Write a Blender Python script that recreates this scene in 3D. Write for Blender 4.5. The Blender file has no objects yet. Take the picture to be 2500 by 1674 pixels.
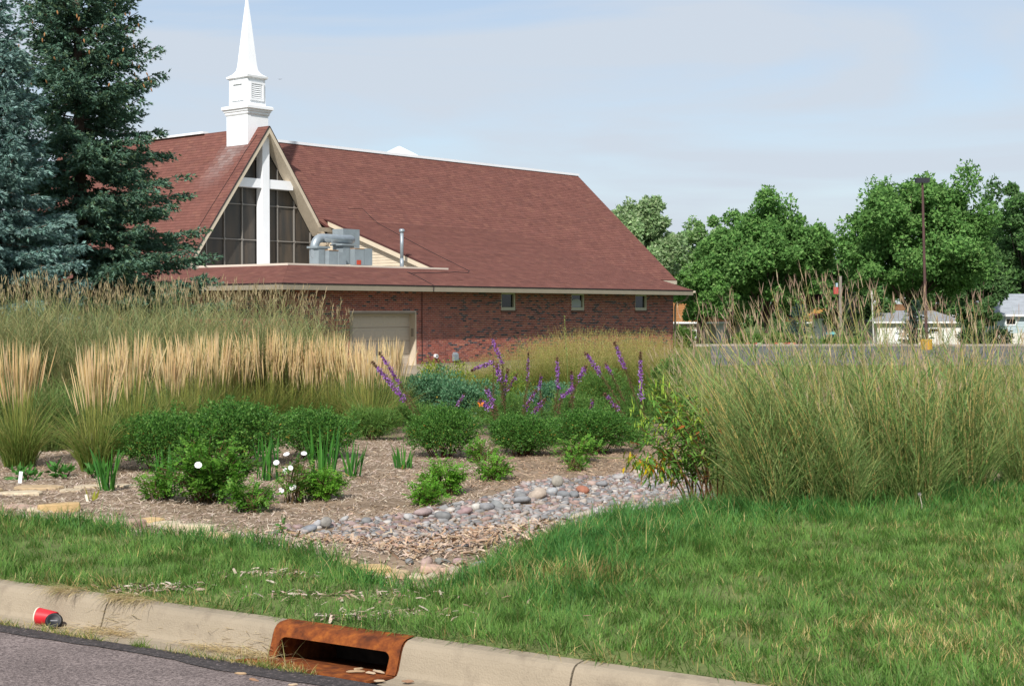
import bpy, math, random
import numpy as np
from mathutils import Vector, Matrix, Euler
from mathutils.geometry import tessellate_polygon

SC = bpy.context.scene
COL = SC.collection
rng = np.random.default_rng(11)
random.seed(5)
PI = math.pi

# ------------------------------------------------------------------ camera, sky, sun, exposure
EYE = 1.6
F = 3600.0                    # focal length in photo pixels (photo 2500 x 1674)
PITCH = math.atan(80 / F)     # horizon at row 757
cd = bpy.data.cameras.new('camera')
cd.sensor_width = 36.0
cd.lens = F / 2500 * 36.0
cd.clip_start = 0.05
cd.clip_end = 6000
cam = bpy.data.objects.new('camera', cd)
COL.objects.link(cam)
cam.location = (0, 0, EYE)
cam.rotation_euler = (PI / 2 - PITCH, 0, 0)
SC.camera = cam

SUN_EL = math.radians(42)
SUN_AZ = math.radians(192)    # clockwise from +Y: behind the camera, a little to the left
S = Vector((math.sin(SUN_AZ) * math.cos(SUN_EL), math.cos(SUN_AZ) * math.cos(SUN_EL), math.sin(SUN_EL)))
sd = bpy.data.lights.new('sun', 'SUN')
sd.energy = 3.8
sd.angle = math.radians(1.2)
sd.color = (1.0, 0.955, 0.89)
sun = bpy.data.objects.new('sun', sd)
COL.objects.link(sun)
sun.rotation_euler = S.to_track_quat('Z', 'Y').to_euler()

W = bpy.data.worlds.new('World')
SC.world = W
W.use_nodes = True
nt = W.node_tree
nt.nodes.clear()
out = nt.nodes.new('ShaderNodeOutputWorld')
bg = nt.nodes.new('ShaderNodeBackground')
bg.inputs['Strength'].default_value = 0.092
sky = nt.nodes.new('ShaderNodeTexSky')
sky.sky_type = 'NISHITA'
sky.sun_disc = False
sky.sun_elevation = SUN_EL
sky.sun_rotation = SUN_AZ
sky.altitude = 300
sky.air_density = 1.0
sky.dust_density = 1.0
sky.ozone_density = 1.5
tc = nt.nodes.new('ShaderNodeTexCoord')
mp = nt.nodes.new('ShaderNodeMapping')
mp.inputs['Rotation'].default_value = (0.0, -0.18, 0.3)
mp.inputs['Scale'].default_value = (1.5, 1.5, 9.0)
n1 = nt.nodes.new('ShaderNodeTexNoise')
n1.inputs['Scale'].default_value = 1.7
n1.inputs['Detail'].default_value = 7
n1.inputs['Roughness'].default_value = 0.52
n1.inputs['Distortion'].default_value = 0.7
rp = nt.nodes.new('ShaderNodeValToRGB')
rp.color_ramp.elements[0].position = 0.36
rp.color_ramp.elements[0].color = (0.42, 0.42, 0.42, 1)
rp.color_ramp.elements[1].position = 0.56
rp.color_ramp.elements[1].color = (0.95, 0.95, 0.95, 1)
mx = nt.nodes.new('ShaderNodeMix')
mx.data_type = 'RGBA'
mx.inputs[7].default_value = (4.55, 5.05, 5.7, 1)     # thin high cloud
L = nt.links.new
L(tc.outputs['Generated'], mp.inputs['Vector'])
L(mp.outputs['Vector'], n1.inputs['Vector'])
L(n1.outputs['Fac'], rp.inputs['Fac'])
L(rp.outputs['Color'], mx.inputs[0])
L(sky.outputs['Color'], mx.inputs[6])
L(mx.outputs[2], bg.inputs['Color'])
L(bg.outputs['Background'], out.inputs['Surface'])

SC.view_settings.view_transform = 'Standard'
SC.view_settings.look = 'None'
SC.view_settings.exposure = 0.6
SC.view_settings.gamma = 1.0
SC.view_settings.use_curve_mapping = False

# ------------------------------------------------------------------ helpers
def tag(o, label=None, cat=None, group=None, kind=None):
    if label: o['label'] = label
    if cat: o['category'] = cat
    if group: o['group'] = group
    if kind: o['kind'] = kind
    return o

def empty(name, loc=(0, 0, 0), rz=0.0):
    o = bpy.data.objects.new(name, None)
    COL.objects.link(o)
    o.location = loc
    o.rotation_euler = (0, 0, rz)
    o.empty_display_size = 0.1
    return o

KIDS = {}
def link(name, me, parent=None, loc=None, rot=None, scale=None):
    o = bpy.data.objects.new(name, me)
    COL.objects.link(o)
    if parent is not None:
        o.parent = parent
        KIDS.setdefault(parent.name, []).append(o)
    if loc is not None: o.location = loc
    if rot is not None: o.rotation_euler = rot
    if scale is not None: o.scale = scale if hasattr(scale, '__len__') else (scale,) * 3
    return o

def copy_tree(o, parent=None):
    c = o.copy()
    COL.objects.link(c)
    c.parent = parent
    if parent is not None:
        KIDS.setdefault(parent.name, []).append(c)
    for ch in KIDS.get(o.name, []):
        copy_tree(ch, c)
    return c

def mesh_np(name, V, faces, mat=None, col=None, smooth=False):
    """faces: list of (k, n) int arrays"""
    me = bpy.data.meshes.new(name)
    V = np.asarray(V, dtype=np.float32).reshape(-1, 3)
    faces = [np.asarray(f, dtype=np.int32) for f in faces if len(f)]
    me.vertices.add(len(V))
    me.vertices.foreach_set('co', V.ravel())
    loops = np.concatenate([f.ravel() for f in faces])
    tot = np.concatenate([np.full(len(f), f.shape[1], dtype=np.int32) for f in faces])
    start = np.concatenate([[0], np.cumsum(tot)[:-1]]).astype(np.int32)
    me.loops.add(len(loops))
    me.loops.foreach_set('vertex_index', loops)
    me.polygons.add(len(tot))
    me.polygons.foreach_set('loop_start', start)
    if smooth:
        me.polygons.foreach_set('use_smooth', np.ones(len(tot), dtype=bool))
    me.update(calc_edges=True)
    if col is not None:
        col = np.asarray(col, dtype=np.float32)
        if col.ndim == 1: col = np.tile(col, (len(V), 1))
        ca = me.color_attributes.new('Col', 'FLOAT_COLOR', 'POINT')
        c4 = np.ones((len(V), 4), dtype=np.float32)
        c4[:, :3] = np.clip(col, 0.002, 1.0)
        ca.data.foreach_set('color', c4.ravel())
    if mat: me.materials.append(mat)
    return me

class MB:
    """collects shapes into one mesh"""
    def __init__(s): s.v = []; s.f = []; s.c = []
    def add(s, vs, fs, col=None):
        k = len(s.v)
        s.v += [tuple(p) for p in vs]
        s.f += [tuple(i + k for i in f) for f in fs]
        s.c += [col if col is not None else (1, 1, 1)] * len(vs)
        return s
    def box(s, x0, x1, y0, y1, z0, z1, col=None):
        vs = [(x, y, z) for z in (z0, z1) for y in (y0, y1) for x in (x0, x1)]
        return s.add(vs, [(0, 2, 3, 1), (4, 5, 7, 6), (0, 1, 5, 4), (2, 6, 7, 3), (0, 4, 6, 2), (1, 3, 7, 5)], col)
    def slab(s, pts, thick, direction=(0, 0, -1), col=None):
        """extrude a planar polygon"""
        n = len(pts); d = Vector(direction) * thick
        vs = [Vector(p) for p in pts] + [Vector(p) + d for p in pts]
        fs = [tuple(range(n)), tuple(range(2 * n - 1, n - 1, -1))]
        fs += [(i, i + n, (i + 1) % n + n, (i + 1) % n) for i in range(n)]
        return s.add(vs, fs, col)
    def beam(s, p, q, w, h, up=(0, 0, 1), col=None):
        p = Vector(p); q = Vector(q); d = (q - p).normalized()
        sd_ = d.cross(Vector(up))
        if sd_.length < 1e-4: sd_ = Vector((1, 0, 0))
        sd_.normalize(); u = sd_.cross(d)
        a = sd_ * w / 2; b = u * h / 2
        vs = [p - a - b, p + a - b, p + a + b, p - a + b, q - a - b, q + a - b, q + a + b, q - a + b]
        return s.add(vs, [(3, 2, 1, 0), (4, 5, 6, 7), (0, 1, 5, 4), (1, 2, 6, 5), (2, 3, 7, 6), (3, 0, 4, 7)], col)
    def tube(s, path, radii, n=8, col=None, cap=True):
        path = [Vector(p) for p in path]
        if not hasattr(radii, '__len__'): radii = [radii] * len(path)
        vs = []; fs = []
        prev = None
        for i, p in enumerate(path):
            d = (path[min(i + 1, len(path) - 1)] - path[max(i - 1, 0)])
            if d.length < 1e-9: d = Vector((0, 0, 1))
            d.normalize()
            if prev is None:
                r = d.orthogonal().normalized()
            else:
                r = prev - d * prev.dot(d)
                r = r.normalized() if r.length > 1e-6 else d.orthogonal().normalized()
            prev = r; t = d.cross(r)
            for k in range(n):
                a = 2 * PI * k / n
                vs.append(p + (r * math.cos(a) + t * math.sin(a)) * radii[i])
        for i in range(len(path) - 1):
            for k in range(n):
                fs.append((i * n + k, i * n + (k + 1) % n, (i + 1) * n + (k + 1) % n, (i + 1) * n + k))
        if cap:
            fs.append(tuple(range(n - 1, -1, -1)))
            fs.append(tuple(range((len(path) - 1) * n, len(path) * n)))
        return s.add(vs, fs, col)
    def rings(s, loops, col=None, cap=True):
        """stack of loops with equal point counts"""
        n = len(loops[0]); vs = [p for l in loops for p in l]; fs = []
        for i in range(len(loops) - 1):
            for k in range(n):
                fs.append((i * n + k, i * n + (k + 1) % n, (i + 1) * n + (k + 1) % n, (i + 1) * n + k))
        if cap:
            fs.append(tuple(range(n - 1, -1, -1)))
            fs.append(tuple(range((len(loops) - 1) * n, len(loops) * n)))
        return s.add(vs, fs, col)
    def mesh(s, name, mat=None, smooth=False, colors=False):
        me = bpy.data.meshes.new(name)
        me.from_pydata(s.v, [], s.f)
        me.update()
        if colors:
            ca = me.color_attributes.new('Col', 'FLOAT_COLOR', 'POINT')
            ca.data.foreach_set('color', np.array([(c[0], c[1], c[2], 1) for c in s.c], dtype=np.float32).ravel())
        if smooth:
            me.polygons.foreach_set('use_smooth', np.ones(len(me.polygons), dtype=bool))
        if mat: me.materials.append(mat)
        return me
    def build(s, name, mat=None, parent=None, smooth=False, colors=False):
        return link(name, s.mesh(name, mat, smooth, colors), parent)

# ------------------------------------------------------------------ materials
MATS = {}
def material(name, color=(0.5, 0.5, 0.5), rough=0.7, spec=0.3, metal=0.0, attr=False, transl=0.0,
             noise=None, bump=None, noise2=None, hsv=None):
    """noise=(scale, amount): value variation; noise2=(scale, lo, hi, color): blotches of a second colour; bump=(scale, strength)"""
    if name in MATS: return MATS[name]
    m = bpy.data.materials.new(name); m.use_nodes = True
    t = m.node_tree; N = t.nodes; K = t.links.new
    b = N['Principled BSDF']; o = N['Material Output']
    b.inputs['Roughness'].default_value = rough
    b.inputs['Metallic'].default_value = metal
    b.inputs['Specular IOR Level'].default_value = spec
    if attr:
        a = N.new('ShaderNodeAttribute'); a.attribute_name = 'Col'
        c = a.outputs['Color']
        if hsv:
            hs = N.new('ShaderNodeHueSaturation'); hs.inputs['Saturation'].default_value = hsv[0]; hs.inputs['Value'].default_value = hsv[1]
            K(c, hs.inputs['Color']); c = hs.outputs['Color']
    else:
        r = N.new('ShaderNodeRGB'); r.outputs[0].default_value = (*color, 1)
        c = r.outputs[0]
    geo = N.new('ShaderNodeNewGeometry')
    if noise2:
        x = N.new('ShaderNodeTexNoise'); x.inputs['Scale'].default_value = noise2[0]; x.inputs['Detail'].default_value = 6
        x.inputs['Roughness'].default_value = 0.6
        K(geo.outputs['Position'], x.inputs['Vector'])
        mr = N.new('ShaderNodeMapRange'); mr.inputs[1].default_value = noise2[1]; mr.inputs[2].default_value = noise2[2]
        K(x.outputs['Fac'], mr.inputs[0])
        mm = N.new('ShaderNodeMix'); mm.data_type = 'RGBA'
        K(mr.outputs[0], mm.inputs[0]); K(c, mm.inputs[6]); mm.inputs[7].default_value = (*noise2[3], 1)
        c = mm.outputs[2]
    if noise:
        x = N.new('ShaderNodeTexNoise'); x.inputs['Scale'].default_value = noise[0]; x.inputs['Detail'].default_value = 5
        K(geo.outputs['Position'], x.inputs['Vector'])
        mr = N.new('ShaderNodeMapRange'); mr.inputs[1].default_value = 0.25; mr.inputs[2].default_value = 0.75
        mr.inputs[3].default_value = 1 - noise[1]; mr.inputs[4].default_value = 1 + noise[1]
        K(x.outputs['Fac'], mr.inputs[0])
        mm = N.new('ShaderNodeVectorMath'); mm.operation = 'SCALE'
        K(c, mm.inputs[0]); K(mr.outputs[0], mm.inputs['Scale'])
        c = mm.outputs[0]
    K(c, b.inputs['Base Color'])
    if bump:
        x = N.new('ShaderNodeTexNoise'); x.inputs['Scale'].default_value = bump[0]; x.inputs['Detail'].default_value = 5
        K(geo.outputs['Position'], x.inputs['Vector'])
        bp = N.new('ShaderNodeBump'); bp.inputs['Strength'].default_value = bump[1]; bp.inputs['Distance'].default_value = 0.02
        K(x.outputs['Fac'], bp.inputs['Height']); K(bp.outputs['Normal'], b.inputs['Normal'])
    if transl:
        tr = N.new('ShaderNodeBsdfTranslucent'); K(c, tr.inputs['Color'])
        ms = N.new('ShaderNodeMixShader'); ms.inputs[0].default_value = transl
        K(b.outputs[0], ms.inputs[1]); K(tr.outputs[0], ms.inputs[2]); K(ms.outputs[0], o.inputs['Surface'])
    MATS[name] = m
    return m

M_LEAF = material('leaf', attr=True, rough=0.55, spec=0.25, transl=0.38, hsv=(1.12, 1.2))
M_NEEDLE = material('needle', attr=True, rough=0.6, spec=0.2, transl=0.2, hsv=(1.08, 1.36))
M_DRY = material('dry_plant', attr=True, rough=0.8, spec=0.1, transl=0.3, hsv=(1.08, 1.06))
M_TREE = material('tree_leaf', attr=True, rough=0.9, spec=0.05, transl=0.42, hsv=(1.05, 1.62))
M_BARK = material('bark', (0.09, 0.065, 0.05), 0.9, 0.1, noise=(14, 0.35), bump=(25, 0.6))
M_CHIP = material('wood_chip', attr=True, rough=0.9, spec=0.1)
M_STONE = material('stone', attr=True, rough=0.75, spec=0.25, noise=(28, 0.22), bump=(60, 0.25))
M_SLAB = material('sandstone', attr=True, rough=0.85, spec=0.15, noise=(14, 0.22), bump=(30, 0.5))
M_BRICK = material('brick', attr=True, rough=0.85, spec=0.15, noise=(6, 0.18))
M_MORTAR = material('mortar', (0.48, 0.39, 0.34), 0.95, 0.05, noise=(5, 0.15))
M_SHINGLE = material('shingle', attr=True, rough=0.95, spec=0.08, noise=(2.2, 0.10))
M_DECK = material('roof_deck', (0.07, 0.028, 0.025), 0.95, 0.05)
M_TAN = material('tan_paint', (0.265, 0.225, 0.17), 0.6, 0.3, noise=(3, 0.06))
M_CREAM = material('cream_paint', (0.55, 0.47, 0.36), 0.55, 0.3, noise=(3, 0.06))
M_WHITE = material('white_paint', (0.80, 0.81, 0.83), 0.4, 0.4, noise=(2, 0.03))
M_GLASS_DARK = material('dark_glass', (0.012, 0.013, 0.014), 0.06, 0.5)
M_STEEL = material('galvanised_steel', (0.29, 0.33, 0.36), 0.42, 0.5, metal=0.35, noise=(5, 0.15))
M_BLACK = material('black_cable', (0.03, 0.02, 0.02), 0.7)

def unit(v):
    return v / np.maximum(np.linalg.norm(v, axis=-1, keepdims=True), 1e-9)

# ------------------------------------------------------------------ ground shape
CP, SP = math.cos(PITCH), math.sin(PITCH)
def ray(px, py):
    x = (px - 1250) / F; y = -(py - 837) / F
    return Vector((x, CP + y * SP, -SP + y * CP))
def at(px, py, Y):
    r = ray(px, py)
    return Vector((0, 0, EYE)) + r * (Y / r.y)

KT = Vector((0.8575, -0.5145)); KN = Vector((0.5145, 0.8575)); K0 = Vector((-1.13, 6.77))
def kerb_xy(s, n):
    return K0.x + KT.x * s + KN.x * n, K0.y + KT.y * s + KN.y * n
def sn(x, y):
    dx = x - K0.x; dy = y - K0.y
    return dx * KT.x + dy * KT.y, dx * KN.x + dy * KN.y

def plane_hit(px, py, z):
    r = ray(px, py); k = (z - EYE) / r.z
    return (r.x * k, r.y * k)
EDGE_PX = [(-500, 1225), (-150, 1258), (0, 1268), (205, 1283), (342, 1297), (547, 1318), (680, 1334), (800, 1350), (880, 1392), (960, 1424),
           (1050, 1428), (1130, 1412), (1190, 1375), (1260, 1342), (1400, 1302), (1550, 1266), (1700, 1248), (1850, 1250),
           (2000, 1242), (2200, 1222), (2500, 1205), (2900, 1180)]
EDGE = np.array([plane_hit(x, y, 0.17) for x, y in EDGE_PX])
BED = np.vstack([EDGE, [[30, 13], [30, 60], [-30, 60], [-30, 13]]])
def in_poly(x, y, P):
    x = np.asarray(x, float); y = np.asarray(y, float)
    ins = np.zeros(x.shape, bool)
    j = len(P) - 1
    for i in range(len(P)):
        xi, yi = P[i]; xj, yj = P[j]
        c = ((yi > y) != (yj > y)) & (x < (xj - xi) * (y - yi) / (yj - yi + 1e-12) + xi)
        ins ^= c
        j = i
    return ins
def dist_line(x, y, P):
    x = np.asarray(x, float); y = np.asarray(y, float)
    d = np.full(x.shape, 1e9)
    for i in range(len(P) - 1):
        a = P[i]; b = P[i + 1]; ab = b - a
        t = np.clip(((x - a[0]) * ab[0] + (y - a[1]) * ab[1]) / (ab @ ab), 0, 1)
        d = np.minimum(d, np.hypot(x - a[0] - t * ab[0], y - a[1] - t * ab[1]))
    return d
def vnoise(x, y, s, seed=0):
    """smooth value noise 0..1"""
    x = np.asarray(x, float) / s; y = np.asarray(y, float) / s
    xi = np.floor(x).astype(int); yi = np.floor(y).astype(int); fx = x - xi; fy = y - yi
    fx = fx * fx * (3 - 2 * fx); fy = fy * fy * (3 - 2 * fy)
    def h(a, b):
        n = (a * 374761393 + b * 668265263 + seed * 974711) & 0x7fffffff
        n = ((n ^ (n >> 13)) * 1274126177) & 0x7fffffff
        return ((n ^ (n >> 16)) & 0xffff) / 65535.0
    return (h(xi, yi) * (1 - fx) + h(xi + 1, yi) * fx) * (1 - fy) + (h(xi, yi + 1) * (1 - fx) + h(xi + 1, yi + 1) * fx) * fy

FARZ = ([0, 20, 45, 56, 66, 105, 150, 300, 4000], [-.15, -.15, -.45, -.5, -.9, -.95, -1.86, -2.2, -2.6])
def gz(x, y):
    x = np.asarray(x, float); y = np.asarray(y, float)
    s, n = sn(x, y)
    lawn = 0.152 + 0.012 * np.clip(n, 0, 6) + 0.03 * (vnoise(x, y, 0.7, 3) - .5) * np.clip(n * 3, 0, 1)
    ins = in_poly(x, y, BED)
    d = dist_line(x, y, EDGE)
    k = np.clip(d / 2.2, 0, 1); k = k * k * (3 - 2 * k)
    far = np.interp(y, *FARZ)
    bed = lawn * (1 - k) + far * k + 0.035 * (vnoise(x, y, 0.35, 9) - .5) - 0.03
    # lawn beyond the frame fades to the far level as well
    kf = np.clip((y - 14) / 12, 0, 1)
    lw = lawn * (1 - kf) + far * kf
    z = np.where(ins, bed, lw)
    # little swale behind the inlet
    sx, sy = plane_hit(1010, 1400, 0.1)
    z = z - 0.09 * np.exp(-(((x - sx) / 0.5) ** 2 + ((y - sy) / 0.55) ** 2)) * (n > 0.3)
    return z
def gz1(x, y): return float(gz(np.array([x]), np.array([y]))[0])
def G(px, py):
    r = ray(px, py); Y = 10.0
    lo, hi = 4.0, 200.0
    # march to first crossing
    ys = np.concatenate([np.arange(5.5, 40, .1), np.arange(40, 200, 1.0)])
    xs = r.x * ys / r.y; zs = EYE + r.z * ys / r.y
    g = gz(xs, ys)
    i = np.argmax(zs <= g)
    if zs[i] > g[i]: i = len(ys) - 1
    y0, y1 = ys[max(i - 1, 0)], ys[i]
    for _ in range(16):
        ym = (y0 + y1) / 2
        if EYE + r.z * ym / r.y <= gz1(r.x * ym / r.y, ym): y1 = ym
        else: y0 = ym
    return Vector((r.x * y1 / r.y, y1, gz1(r.x * y1 / r.y, y1)))

ORD = ['first', 'second', 'third', 'fourth', 'fifth', 'sixth', 'seventh', 'eighth', 'ninth', 'tenth', 'eleventh', 'twelfth',
       'thirteenth', 'fourteenth', 'fifteenth', 'sixteenth', 'seventeenth', 'eighteenth', 'nineteenth', 'twentieth']
# ------------------------------------------------------------------ the setting: ground, road, kerb
def ground():
    sv = np.concatenate([-np.geomspace(2500, 12.5, 30), np.arange(-12, 14.01, 0.16), np.geomspace(14.5, 2500, 30)])
    nv = np.concatenate([[0.1501, .2], np.arange(0.3, 22, 0.16), np.geomspace(22.3, 3500, 70)])
    Sg, Ng = np.meshgrid(sv, nv)
    X = K0.x + KT.x * Sg + KN.x * Ng; Y = K0.y + KT.y * Sg + KN.y * Ng
    Z = gz(X, Y)
    Z[0] = 0.140
    V = np.stack([X, Y, Z], -1).reshape(-1, 3)
    h, w = X.shape
    I = np.arange(h * w).reshape(h, w)
    Q = np.stack([I[:-1, :-1], I[:-1, 1:], I[1:, 1:], I[1:, :-1]], -1).reshape(-1, 4)
    ins = in_poly(X, Y, BED); d = dist_line(X, Y, EDGE)
    C = np.zeros((h, w, 3)) + np.array([0.125, 0.150, 0.055])
    mulch = np.array([0.235, 0.175, 0.125]); 
    C[ins & (Y < 24)] = mulch
    f = (Y >= 24)
    g = np.array([0.085, 0.12, 0.038])
    C[f] = g
    me = mesh_np('ground', V, [Q], material('ground', attr=True, rough=0.95, spec=0.05, noise=(3.0, 0.3), bump=(18, 0.8)), C.reshape(-1, 3), smooth=True)
    tag(link('ground', me), kind='structure')
ground()

def road():
    m = bpy.data.materials.new('asphalt'); m.use_nodes = True
    N = m.node_tree.nodes; K = m.node_tree.links.new
    b = N['Principled BSDF']; b.inputs['Roughness'].default_value = 0.9; b.inputs['Specular IOR Level'].default_value = 0.2
    geo = N.new('ShaderNodeNewGeometry')
    vo = N.new('ShaderNodeTexVoronoi'); vo.inputs['Scale'].default_value = 130
    K(geo.outputs['Position'], vo.inputs['Vector'])
    rp = N.new('ShaderNodeValToRGB')
    e = rp.color_ramp.elements
    e[0].position = 0.0; e[0].color = (0.085, 0.068, 0.065, 1); e[1].position = 1.0; e[1].color = (0.27, 0.22, 0.205, 1)
    x = e.new(0.5); x.color = (0.17, 0.135, 0.128, 1)
    sp = N.new('ShaderNodeSeparateColor'); K(vo.outputs['Color'], sp.inputs[0])
    K(sp.outputs[0], rp.inputs['Fac'])
    no = N.new('ShaderNodeTexNoise'); no.inputs['Scale'].default_value = 2.2; no.inputs['Detail'].default_value = 6
    K(geo.outputs['Position'], no.inputs['Vector'])
    mr = N.new('ShaderNodeMapRange'); mr.inputs[1].default_value = .3; mr.inputs[2].default_value = .7; mr.inputs[3].default_value = .8; mr.inputs[4].default_value = 1.15
    K(no.outputs['Fac'], mr.inputs[0])
    sc = N.new('ShaderNodeVectorMath'); sc.operation = 'SCALE'
    K(rp.outputs['Color'], sc.inputs[0]); K(mr.outputs[0], sc.inputs['Scale']); K(sc.outputs[0], b.inputs['Base Color'])
    bp = N.new('ShaderNodeBump'); bp.inputs['Strength'].default_value = 0.7; bp.inputs['Distance'].default_value = 0.006
    K(vo.outputs['Distance'], bp.inputs['Height']); K(bp.outputs['Normal'], b.inputs['Normal'])
    sv = np.arange(-40, 40.1, 0.1)
    wob = 0.016 * (vnoise(sv, sv * 0, 0.5, 4) - .5) + 0.010 * (vnoise(sv, sv * 0, 0.13, 5) - .5)
    e1 = np.stack(kerb_xy(sv, -0.185 + wob), -1)
    e2 = np.stack(kerb_xy(sv, np.full_like(sv, -30)), -1)
    V = np.vstack([np.c_[e1, np.full(len(sv), 0.012)], np.c_[e2, np.full(len(sv), 0.10)]])
    n = len(sv); i = np.arange(n - 1)
    Q = np.stack([i, i + n, i + n + 1, i + 1], -1)
    o = link('road', mesh_np('road', V, [Q], m)); tag(o, kind='structure')
    # sealed dark edge along the gutter
    w2 = 0.05 * (vnoise(sv, sv * 0, 0.45, 6) - .5) + 0.02 * (vnoise(sv, sv * 0, 0.08, 7) - .5)
    e1 = np.stack(kerb_xy(sv, -0.188 + wob), -1); e2 = np.stack(kerb_xy(sv, -0.315 + w2), -1)
    zz = 0.012 + 0.088 * (0.315 - .185) / 29.8 + 0.004
    V = np.vstack([np.c_[e1, np.full(n, 0.016)], np.c_[e2, np.full(n, zz)]])
    link('tar_edge', mesh_np('tar_edge', V, [Q], material('tar', (0.055, 0.048, 0.048), 0.85, 0.2, noise=(35, 0.45), bump=(160, .6),
         noise2=(55, 0.56, 0.66, (0.16, 0.13, 0.125)))), o)
road()

M_CONC = material('concrete', (0.295, 0.245, 0.18), 0.9, 0.15, noise=(3.5, 0.16), bump=(120, 0.35), noise2=(7, 0.52, 0.74, (0.19, 0.155, 0.115)))
PROFILE = [(-0.225, -0.06), (-0.225, 0.006), (-0.12, 0.004), (-0.03, 0.004), (-0.004, 0.010), (0.010, 0.030), (0.024, 0.070), (0.034, 0.100),
           (0.046, 0.124), (0.062, 0.140), (0.085, 0.149), (0.15, 0.152), (0.15, -0.06)]
INLET = (0.01, 0.73)
def kerb():
    root = empty('kerb', (K0.x, K0.y, 0), math.atan2(KT.y, KT.x)); tag(root, kind='structure')
    cuts = [-30, -24, -18, -12, -6, -1.08, INLET[0], INLET[1], 1.58, 4.6, 8, 14, 20, 30]
    for a, b in zip(cuts[:-1], cuts[1:]):
        if a == INLET[0]: continue
        g = 0.005
        nn = max(2, int(min((b - a) / 0.12, 40)))
        ss = np.linspace(a + g, b - g, nn)
        loops = []
        for s in ss:
            e = 1.0
            j = 0.003 * (vnoise(np.array([s]), np.array([0.]), 0.3, 21)[0] - .5)
            loops.append([(s, n_ + (j if n_ > 0 else 0), z_ + (j if z_ > .02 else 0)) for n_, z_ in PROFILE])
        MB().rings(loops).build('kerb_stone', M_CONC, root)
    # gutter pan continues below the inlet
    MB().box(INLET[0] + .001, INLET[1] - .001, -0.225, -0.155, -0.06, 0.005).build('gutter_strip', M_CONC, root)
    return root
KERB = kerb()

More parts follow.
